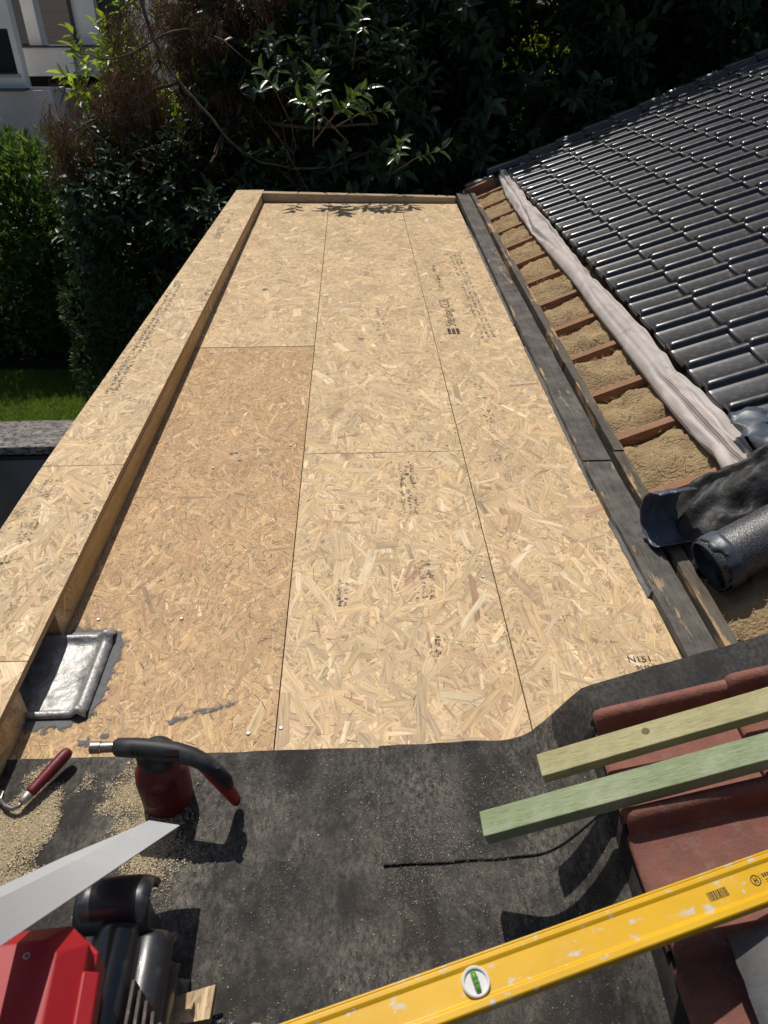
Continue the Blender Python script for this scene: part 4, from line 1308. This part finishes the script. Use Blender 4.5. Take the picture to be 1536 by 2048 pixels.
def d2(x, y):
    f = fbm(x, y, 5.2, 5, 5)
    e = math.exp(-((x - .10) / .30) ** 2 - ((y - .82) / .15) ** 2)
    s = 1.6 * math.exp(-((x - .085) / .007) ** 2) * (y < .75) * (.5 + nz(y * 18, 3)) + 1.5 * math.exp(-((x - .024) / .005) ** 2) * (y > .75) * (.55 + nz(y * 14, 6)) + 2.2 * math.exp(-((x - .245) / .022) ** 2 - ((y - .60) / .05) ** 2)
    return min(1, max(0, e * (.30 + f) * .5 + .04 + s * .5 * max(0, .3 + f)))
sawd = link('sawdust', dust(70000, d1, .0010, 'sawdust', (-1.15, -.2, .55, 1.03)), MAT['sawdust'])
tag(sawd, 'heap of pale sawdust strewn round the trowel and blowtorch', 'sawdust', kind='stuff')
sawd2 = link('sawdust', dust(15000, d2, .00055, 'sawdust', (-.35, .45, .3, 1.02)), MAT['sawdust'])
sawd2.data.materials.clear(); sawd2.data.materials.append(leafmat('fine_dust', (.36, .33, .27), .9, 0.0, spec=.1))
tag(sawd2, 'thin pale sawdust scattered over the middle of the black felt', 'sawdust', kind='stuff')

# ------------------------------------------------------------------ vegetation
LEAF_T = np.array([(0, 0, 0), (.33, .5, .10), (.72, .36, .03), (1, 0, -.16), (.72, -.36, .03), (.33, -.5, .10), (.5, 0, -.02)])
LEAF_F = [(0, 6, 2, 1), (0, 5, 4, 6)], [(6, 3, 2), (6, 4, 3)]
def unit(a): return a / (np.linalg.norm(a, axis=1, keepdims=True) + 1e-9)
def leaves(name, P, D, Nn, L, W, tint, simple=False):
    n = len(P)
    D = unit(D); S = unit(np.cross(D, Nn)); Nn = np.cross(S, D)
    T = LEAF_T if not simple else np.array([(0, 0, 0), (.45, .5, .04), (1, 0, -.06), (.45, -.5, .04)])
    k = len(T)
    V = (P[:, None, :] + D[:, None, :] * (T[None, :, 0:1] * L[:, None, None]) + S[:, None, :] * (T[None, :, 1:2] * W[:, None, None]) + Nn[:, None, :] * (T[None, :, 2:3] * L[:, None, None])).reshape(-1, 3)
    base = (np.arange(n) * k)[:, None]
    if simple:
        polys = [base + np.array([[0, 3, 2, 1]])]
    else:
        polys = [np.concatenate([base + np.array([f]) for f in LEAF_F[0]]), np.concatenate([base + np.array([f]) for f in LEAF_F[1]])]
    return np_mesh(name, V, polys, np.repeat(tint, k, axis=0), smooth=not simple)

def crown_points(ells, n, seed, rmin=.6, clump=1.6, cut=-.12):
    r = np.random.default_rng(seed)
    w = np.array([e[1][0] * e[1][1] + e[1][1] * e[1][2] + e[1][0] * e[1][2] for e in ells]); w = w / w.sum()
    P, O = [], []
    while len(P) < n:
        e = ells[r.choice(len(ells), p=w)]
        d = r.normal(0, 1, 3); d /= np.linalg.norm(d)
        q = (rmin ** 3 + (1 - rmin ** 3) * r.random()) ** (1 / 3)
        p = np.array(e[0]) + d * q * np.array(e[1])
        if nz(p[0] + seed, p[1], p[2], clump) < cut: continue
        P.append(p); O.append(d)
    return np.array(P), np.array(O)

def sprig_leaves(P, O, seed, per=9, stem=.24, L=.115, W=.044, up=.5, light=0):
    r = np.random.default_rng(seed)
    n = len(P)
    sd_ = unit(O * .8 + np.array([0, 0, up]) + r.normal(0, .35, (n, 3)))
    a = unit(np.cross(sd_, r.normal(0, 1, (n, 3)))); b = np.cross(sd_, a)
    LP, LD, LN, LT = [], [], [], []
    tb = r.lognormal(0, .22, (n, 1))
    for k in range(per):
        t = (k + .5) / per
        ang = k * 2.4 + r.uniform(0, .6, n)
        rad = a * np.cos(ang)[:, None] + b * np.sin(ang)[:, None]
        p = P + sd_ * (t * stem)
        open_ = 1.15 - .75 * t
        d = unit(sd_ * (1 - open_ * .55) + rad * open_ + np.array([0, 0, -.18]))
        LP.append(p + rad * .004); LD.append(d); LN.append(sd_ + np.array([0, 0, .6]) + r.normal(0, .2, (n, 3)))
        hue = np.column_stack([r.normal(1, .10, n), np.ones(n), r.normal(1, .10, n)])
        LT.append(tb * hue * r.lognormal(0, .15, (n, 1)))
    LP, LD, LN, LT = map(np.concatenate, (LP, LD, LN, LT))
    m = len(LP)
    return LP, LD, LN, L * r.lognormal(0, .2, m), W * r.lognormal(0, .18, m), LT

def branchy(parent, base, tips, r0, mat, name='trunk', seed=0, n=7, sag=0.0):
    r = random.Random(seed)
    for i, tp in enumerate(tips):
        b, t = Vector(base), Vector(tp)
        pts = []
        for k in range(n):
            q = k / (n - 1)
            p = b.lerp(t, q) + Vector((.10 * nz(q * 2.2, i + seed), .10 * nz(q * 2.2, i + seed + 5), -sag * math.sin(math.pi * q))) * math.sin(math.pi * q)
            pts.append(p)
        MB().tube(pts, [r0 * (1 - .8 * k / (n - 1)) for k in range(n)], 7).build(name if i == 0 else 'limb', MAT[mat], parent, smooth=True)

LM_dark = leafmat('laurel_leaf_shaded', (.030, .056, .023), .42, .18, (.08, .13, .02), .4)  # darkened leaf copy, the shade is put into its colour
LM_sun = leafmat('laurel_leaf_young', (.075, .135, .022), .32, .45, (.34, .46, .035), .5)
LM_yew = leafmat('yew_needles', (.035, .062, .024), .5, .2, (.10, .16, .03), .3)
LM_thuja = leafmat('thuja_spray', (.052, .10, .027), .55, .36, (.19, .31, .05), .3)
LM_ever = leafmat('evergreen_leaf', (.018, .030, .012), .55, .12, (.05, .08, .015), .2)
LM_lime = leafmat('lime_leaf', (.10, .16, .020), .5, .5, (.42, .52, .03), .3)
LM_dead = leafmat('dead_needles', (.105, .062, .040), .85, .25, (.16, .09, .05), .1)

def laurel(name, label, base, ells, n, seed, mat, per=9, L=.142, W=.064, stem=.27, rmin=.55, cut=-.12, cat='shrub', tips=None, group=None, limit=None):
    t = thing(name, label, cat, base, group)
    branchy(t, base, tips or [e[0] for e in ells], .035, 'bark', seed=seed)
    P, O = crown_points(ells, n, seed, rmin, 1.7, cut)
    if limit is not None:
        k = np.array([limit(p) for p in P]); P, O = P[k], O[k]
    a = sprig_leaves(P, O, seed + 1, per, stem, L, W)
    link('crown', leaves('crown', *a), mat, t, 'stuff')
    return t

def gap_axis(p):         # an opening between the laurels through which a lit bush shows
    t = (p[1] - 7.3) / 3.7
    return math.hypot((p[0] - (1.60 + .82 * t)) / .36, (p[2] - (.93 - .23 * t)) / .24)
def nodeckshade(p):     # crown stays under the plane through which the sun reaches the deck's far end
    return gap_axis(p) > 1.1 and (p[2] < (p[1] - 6.38) / .56 or p[0] > 2.2 or p[0] < -2.2)
lau1 = laurel('cherry_laurel', 'dark large-leaved laurel filling the gap behind the far kerb', (.5, 8.3, GZ),
       [((.2, 8.25, .1), (1.2, 1.0, 1.25)), ((1.3, 8.3, .3), (1.1, .95, 1.2)), ((-.5, 8.6, .5), (1.0, .9, 1.1)), ((.5, 7.9, -1.1), (1.3, .9, .9))], 1900, 11, LM_dark, limit=nodeckshade)
def noroofshade(p):     # only the outermost tiles along the verge lie in the laurel's shade
    return p[2] - max(0, (p[0] - 1.0) * TS) < (p[1] - 6.62) / .56 and p[1] > 7.15 and gap_axis(p) > 1.1
lau2 = laurel('cherry_laurel', 'glossy laurel showing above the far verge of the black tile roof', (3.2, 9.2, GZ),
       [((2.3, 8.5, .6), (1.0, 1.1, 1.5)), ((3.4, 8.6, 1.0), (1.2, 1.2, 1.7)), ((4.8, 8.8, 1.3), (1.3, 1.3, 1.9)), ((3.0, 8.3, 2.2), (1.5, .9, 1.0)), ((1.6, 8.3, 1.5), (.9, .9, 1.3))], 2700, 12, LM_dark, per=9, limit=noroofshade)
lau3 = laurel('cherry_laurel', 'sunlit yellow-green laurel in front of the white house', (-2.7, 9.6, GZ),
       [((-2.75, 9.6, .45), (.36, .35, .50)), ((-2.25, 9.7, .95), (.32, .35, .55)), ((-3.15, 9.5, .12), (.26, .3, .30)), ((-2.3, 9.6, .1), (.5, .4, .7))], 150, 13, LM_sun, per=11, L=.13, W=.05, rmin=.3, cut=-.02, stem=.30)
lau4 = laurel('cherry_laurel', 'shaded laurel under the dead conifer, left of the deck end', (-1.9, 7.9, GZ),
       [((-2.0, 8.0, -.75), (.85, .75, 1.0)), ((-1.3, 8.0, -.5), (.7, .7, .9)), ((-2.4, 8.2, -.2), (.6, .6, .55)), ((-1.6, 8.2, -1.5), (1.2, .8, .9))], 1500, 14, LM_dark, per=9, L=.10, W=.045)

# the sprigs in full sun: leaves one by one
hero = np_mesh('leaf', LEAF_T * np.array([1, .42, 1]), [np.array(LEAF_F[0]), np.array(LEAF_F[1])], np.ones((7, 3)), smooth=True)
hero.materials.append(leafmat('laurel_leaf_sunlit', (.060, .105, .035), .24, .25, (.22, .32, .03), .6))  # lighter leaf copy, sunlight put into its colour
def hero_sprig(parent, c, direction, nleaf, L, seed, stem=.26):
    r = random.Random(seed)
    d = Vector(direction).normalized(); c = Vector(c)
    MB().tube([c - d * .25 - Vector((0, 0, .06)), c, c + d * stem], [.006, .005, .002], 6).build('twig', MAT['twig'], parent, smooth=True)
    a = d.orthogonal().normalized(); b = d.cross(a)
    for k in range(nleaf):
        t = (k + .5) / nleaf
        ang = k * 2.4 + r.uniform(-.3, .3)
        rad = a * math.cos(ang) + b * math.sin(ang)
        op = 1.15 - .7 * t
        ld_ = (d * (1 - op * .5) + rad * op + Vector((0, 0, -.12))).normalized()
        nn = (d + Vector((0, 0, .8))).normalized(); s = ld_.cross(nn).normalized(); nn = s.cross(ld_)
        p = c + d * (t * stem); l = L * r.uniform(.75, 1.2)
        o = bpy.data.objects.new('leaf', hero); COL.objects.link(o); o.parent = parent
        o.matrix_parent_inverse = Matrix.Translation(-Vector(parent.location))
        o.matrix_basis = Matrix(((ld_.x * l, s.x * l, nn.x * l, p.x), (ld_.y * l, s.y * l, nn.y * l, p.y), (ld_.z * l, s.z * l, nn.z * l, p.z), (0, 0, 0, 1)))
hero_sprig(lau1, (-.30, 6.64, .67), (.1, -.3, .75), 16, .155, 1)
hero_sprig(lau1, (-.14, 6.64, .62), (.5, -.25, .4), 16, .155, 2)
hero_sprig(lau1, (-.22, 6.66, .60), (-.4, -.2, .3), 11, .13, 5)
hero_sprig(lau1, (-.05, 6.70, .70), (.3, -.3, .2), 10, .13, 8)
hero_sprig(lau1, (.05, 6.68, .62), (.4, -.2, .1), 10, .12, 9)
hero_sprig(lau1, (.34, 6.66, .30), (.1, -.4, .35), 12, .12, 3)
hero_sprig(lau1, (.52, 6.72, .28), (.5, -.2, .2), 9, .12, 4)
hero_sprig(lau1, (-.62, 6.82, .78), (-.2, -.4, .4), 10, .12, 6)
hero_sprig(lau1, (.05, 7.02, 1.15), (.1, -.4, .5), 12, .13, 7)

# thuja hedge, yew
def spray_shrub(name, label, base, ells, n, seed, mat, L=.075, W=.016, per=9, cat='shrub', rmin=.72, cut=-.3, trunk=True, droop=-.1, spread=.7, clump=2.5):
    t = thing(name, label, cat, base)
    if trunk: branchy(t, base, [ells[0][0]], .05, 'bark', seed=seed)
    P, O = crown_points(ells, n, seed, rmin, clump, cut)
    r = np.random.default_rng(seed)
    D0 = unit(O * .8 + np.array([0, 0, .35]) + r.normal(0, .3, P.shape))
    a = unit(np.cross(D0, r.normal(0, 1, P.shape)))
    LP, LD, LT = [], [], []
    tb = r.lognormal(0, .3, (len(P), 1))
    for k in range(per):
        q = (k / (per - 1) - .5) * 2
        LP.append(P + D0 * (.03 * (1 - abs(q)))); LD.append(D0 + a * (q * spread) + np.array([0, 0, droop]) + r.normal(0, .12, P.shape))
        LT.append(tb * np.column_stack([r.normal(1, .12, len(P)), np.ones(len(P)), r.normal(1, .1, len(P))]))
    LP, LD, LT = map(np.concatenate, (LP, LD, LT)); m = len(LP)
    NN = r.normal(0, 1, (m, 3)) + np.array([0, -.3, .8])
    link('crown', leaves('crown', LP, LD, NN, L * r.lognormal(0, .3, m), W * r.lognormal(0, .25, m), LT, simple=True), mat, t, 'stuff')
    return t
spray_shrub('thuja_hedge', 'feathery green thuja hedge at the left edge, lit along its top', (-4.6, 9.2, GZ),
            [((-5.6, 9.3, -1.0), (1.1, .7, 1.45)), ((-4.4, 9.2, -1.0), (1.0, .7, 1.42)), ((-3.5, 9.1, -1.15), (.75, .6, 1.35)), ((-4.4, 9.3, -1.9), (2.0, .7, .9)), ((-2.9, 9.0, -1.5), (.7, .6, 1.1)), ((-4.8, 10.6, -1.4), (2.4, .6, 1.3))], 17500, 31, LM_thuja, L=.085, W=.019, cat='hedge', rmin=.5, cut=-.5)
spray_shrub('clipped_yew', 'narrow dark yew bush beside the lit lawn strip', (-2.72, 7.2, GZ),
            [((-2.70, 7.22, -1.15), (.24, .22, .36)), ((-2.74, 7.20, -1.80), (.21, .20, .46)), ((-2.45, 7.3, -1.5), (.30, .28, .75))], 2600, 32, LM_yew, L=.035, W=.009, per=8, rmin=.8, cut=-.4, clump=5)
spray_shrub('lime_bush', 'bright yellow-green bush seen through a gap in the dark trees', (2.7, 13.0, GZ),
            [((2.75, 13.0, .1), (.75, .6, .95)), ((2.5, 13.1, .7), (.5, .4, .4)), ((2.3, 12.8, .6), (.45, .4, .5))], 2400, 33, LM_lime, L=.10, W=.035, per=8, cut=-.2)

# dead brown conifer
dc = thing('dead_conifer', 'brown dead conifer with bare curving branches left of the deck end', 'tree', (-1.2, 8.7, GZ))
branchy(dc, (-1.2, 8.7, GZ), [(-1.3, 8.6, 3.2)], .09, 'bark', seed=3)
def limb(pts, r0, r1, mat='twig', name='branch'):
    n = 14; P = []
    V = [Vector(p) for p in pts]
    m = len(V) - 1
    for i in range(n * m + 1):
        t = i / n; k = min(int(t), m - 1); f = t - k
        p0 = V[max(k - 1, 0)]; p1 = V[k]; p2 = V[k + 1]; p3 = V[min(k + 2, m)]
        P.append(.5 * ((2 * p1) + (p2 - p0) * f + (2 * p0 - 5 * p1 + 4 * p2 - p3) * f * f + (3 * p1 - p0 - 3 * p2 + p3) * f ** 3))
    N_ = len(P)
    P = [p + Vector((.012 * nz(i * .35, r0 * 900), .012 * nz(i * .35, 7 + r0 * 900), .014 * nz(i * .35, 3 + r0 * 700))) for i, p in enumerate(P)]
    MB().tube(P, [r0 + (r1 - r0) * i / (N_ - 1) for i in range(N_)], 6).build(name, MAT[mat], dc, smooth=True)
    return P
lims = []
lims.append(limb([(-1.85, 7.75, 1.75), (-1.72, 7.7, 1.05), (-1.35, 7.6, .55), (-.95, 7.5, .18), (-.3, 7.4, .10), (.35, 7.5, .30)], .016, .008))
lims.append(limb([(-1.3, 8.5, .65), (-1.7, 8.2, .72), (-2.2, 7.9, .55), (-2.6, 7.8, .38), (-2.95, 7.75, .17)], .020, .006))
lims.append(limb([(-1.25, 8.6, .45), (-.9, 8.0, .42), (-.4, 7.7, .40), (.25, 7.6, .44)], .026, .010))
lims.append(limb([(-1.3, 8.5, 1.1), (-1.6, 8.0, 1.15), (-2.1, 7.8, .95), (-2.5, 7.9, 1.0)], .014, .005))
for k in range(16):
    r_ = random.Random(50 + k)
    x0 = r_.uniform(-1.7, -.5); z0 = r_.uniform(-.1, 1.1)
    x1 = x0 + r_.uniform(-.9, .9)
    lims.append(limb([(x0, 8.3, z0 + .1), (x0 * .6 + x1 * .4, 7.8, z0 - r_.uniform(-.05, .25)), (x1, 7.5 + r_.uniform(-.2, .3), z0 - r_.uniform(.0, .5)), (x1 + r_.uniform(-.3, .3), 7.4 + r_.uniform(-.2, .3), z0 - r_.uniform(-.2, .4))], .008, .003))
def dead_tufts():
    r = np.random.default_rng(77)
    P = []
    ells = [((-2.45, 8.0, .40), (.60, .45, .40)), ((-1.3, 8.1, .35), (.7, .45, .5)), ((-.4, 8.6, 1.2), (.6, .4, .5)), ((.4, 8.5, 1.3), (.5, .3, .35)), ((-1.75, 8.2, .75), (.8, .5, .7)), ((-1.0, 8.4, 1.0), (.8, .5, .8)), ((-2.0, 7.9, .0), (.55, .35, .35)), ((-2.85, 7.8, .12), (.2, .2, .16)), ((.9, 8.7, 1.25), (.7, .4, .4)), ((-1.75, 7.8, -.2), (.2, .2, .22))]
    C, O = crown_points(ells, 4600, 78, .15, 2.6, -.05)
    L_, D_, N_, T_ = [], [], [], []
    tb = r.lognormal(0, .3, (len(C), 1))
    for k in range(13):
        off = r.normal(0, .035, C.shape)
        L_.append(C + off)
        D_.append(np.array([0, 0, -1.0]) + r.normal(0, .42, C.shape) + O * .25)
        T_.append(tb * r.normal(1, .12, (len(C), 1)) * np.array([1, 1, 1.0]))
    P = np.concatenate(L_); D = np.concatenate(D_); T = np.concatenate(T_)
    m = len(P)
    return leaves('needles', P, D, r.normal(0, 1, (m, 3)), .085 * r.lognormal(0, .35, m), .0065 * r.lognormal(0, .3, m), T, simple=True)
link('needles', dead_tufts(), LM_dead, dc, 'stuff')

# tall dark evergreens behind: they keep the garden in shade
def evergreen(label, base, ells, n, seed, r0=.14, L=.17, W=.06):
    t = thing('evergreen_tree', label, 'tree', base, 'tall evergreens behind the garden')
    branchy(t, base, [(e[0][0], e[0][1], e[0][2] + (.6 if i == 0 else 0)) for i, e in enumerate(ells)], r0, 'bark', seed=seed)
    P, O = crown_points(ells, n, seed, .45, .9, -.35)
    P, O = P[P[:, 1] - .56 * P[:, 2] > 6.45], O[P[:, 1] - .56 * P[:, 2] > 6.45]
    a = sprig_leaves(P, O, seed + 1, 8, .3, L, W, .2)
    link('crown', leaves('crown', *a), LM_ever, t, 'stuff')
    return t
evergreen('tall evergreen standing behind the dead conifer', (-.6, 11.2, GZ), [((-.6, 11.0, 3.6), (1.8, 1.6, 2.9)), ((-.8, 11.4, .6), (1.4, 1.1, 1.6))], 1900, 41)
evergreen('tall evergreen standing behind the middle of the far kerb', (1.5, 11.3, GZ), [((1.5, 11.2, 4.2), (1.6, 1.6, 2.7)), ((.9, 11.6, .3), (.8, .9, 1.5))], 1700, 42)
evergreen('tall evergreen behind the upper corner of the black roof', (4.3, 11.6, GZ), [((4.3, 11.4, 3.7), (1.7, 1.6, 3.0)), ((4.6, 11.6, .8), (1.5, 1.1, 1.8))], 1900, 43)
evergreen('tall evergreen at the top right edge beyond the black roof', (7.2, 11.8, GZ), [((7.2, 11.6, 3.4), (1.8, 1.6, 3.2)), ((7.2, 11.6, .8), (1.7, 1.2, 1.8))], 1700, 44)
evergreen('dark distant evergreen left of the yellow-green bush', (.6, 15.5, GZ), [((-.6, 15.5, .6), (2.2, 1.0, 2.6)), ((1.4, 15.6, .3), (1.3, 1.0, 2.2))], 1300, 45, L=.22, W=.08)
evergreen('dark distant evergreen right of the yellow-green bush', (6.2, 15.5, GZ), [((5.6, 15.3, .6), (2.2, 1.0, 2.6)), ((8.8, 15.5, .8), (2.2, 1.0, 2.6)), ((3.3, 16.4, .2), (1.6, .8, 2.0))], 1700, 46, L=.22, W=.08)

# ------------------------------------------------------------------ white house at the top left
hs = thing('white_house', 'modern white house with dark windows at the top left corner', 'house', (-9.5, 26, GZ))
# near block with a small window
def wall_with_hole(x0, x1, z0, z1, hx0, hx1, hz0, hz1, y, d, mat, name):
    m = MB()
    for a, b, c, e in [(x0, hx0, z0, z1), (hx1, x1, z0, z1), (hx0, hx1, z0, hz0), (hx0, hx1, hz1, z1)]:
        m.box(((a + b) / 2, y + d / 2, (c + e) / 2), (b - a, d, e - c))
    return m.build(name, MAT[mat], hs)
def window(x0, x1, z0, z1, y, fr=.05):
    f = MB()
    for a, b, c, e in [(x0, x0 + fr, z0, z1), (x1 - fr, x1, z0, z1), (x0 + fr, x1 - fr, z0, z0 + fr), (x0 + fr, x1 - fr, z1 - fr, z1)]:
        f.box(((a + b) / 2, y, (c + e) / 2), (b - a, .06, e - c))
    w = f.build('window', MAT['frame_dark'], hs)
    MB().box(((x0 + x1) / 2, y + .01, (z0 + z1) / 2), (x1 - x0 - 2 * fr, .012, z1 - z0 - 2 * fr)).build('pane', MAT['glass'], w)
wall_with_hole(-13.5, -9.147, -.66, 4.0, -10.05, -9.30, -.33, .75, 24.0, .35, 'wall_white', 'wall')
window(-10.05, -9.30, -.33, .75, 24.27)
MB().box((-9.66, 23.98, -.36), (.86, .16, .05)).build('sill', MAT['wall_grey'], hs)
MB().box((-11, 24.31, -1.5), (5.2, 1.2, 1.62)).build('plinth', MAT['wall_grey'], hs)
MB().box((-11.2, 23.85, -.675), (4.2, .4, .05)).build('plinth_cap', MAT['frame_dark'], hs)
# wing behind it: tall window, jamb, parapet, recess below, pier, second window
window(-10.4, -9.49, .27, 3.4, 26.05, .05)
MB().box((-9.31, 26.15, 1.8), (.36, .5, 3.1)).build('jamb', MAT['wall_white'], hs)
MB().box((-9.05, 25.88, -.13), (1.55, .25, .72)).build('parapet', MAT['wall_white'], hs)
MB().box((-7.55, 26.0, -.16), (1.45, .25, .70)).build('parapet', MAT['wall_grey'], hs)
MB().box((-8.3, 25.9, .262), (3.1, .38, .05)).build('parapet_cap', MAT['frame_dark'], hs)
MB().box((-8.3, 26.2, -.66), (3.0, .3, .33)).build('recess', MAT['dark_hole'], hs)
MB().box((-8.3, 25.7, -.86), (3.0, .7, .07)).build('ledge', MAT['wall_white'], hs)
MB().box((-7.9, 26.2, -1.6), (3.6, .5, 1.4)).build('lower_wall', MAT['wall_grey'], hs)
MB().box((-7.83, 26.4, 1.75), (.66, .3, 2.92)).build('pier', MAT['wall_white'], hs)
MB().box((-8.205, 26.3, 1.75), (.08, .3, 2.92)).build('mullion', MAT['frame_dark'], hs)
window(-7.46, -6.6, .28, 3.2, 26.5, .06)
MB().box((-6.0, 26.5, .9), (1.2, .3, 3.6)).build('far_wall', MAT['wall_white'], hs)
# brown tiled roof added behind the walls, standing in for a window reflection
br = thing('reflection_roof', 'brown tiled roof added between the white house walls for a window reflection', 'roof', (-9.5, 30, -2.3))
for k in range(16):
    z0 = .0 + k * .22
    MB().box((-9.9, 28.2 + k * .26, z0 + .05), (6.5, .34, .05), Matrix.Rotation(R(40), 3, 'X')).build('tile_course', MAT['reflection_brown'], br)
MB().box((-9.9, 31, -.6), (6.5, 3.5, 1.1)).build('wall', MAT['wall_grey'], br)
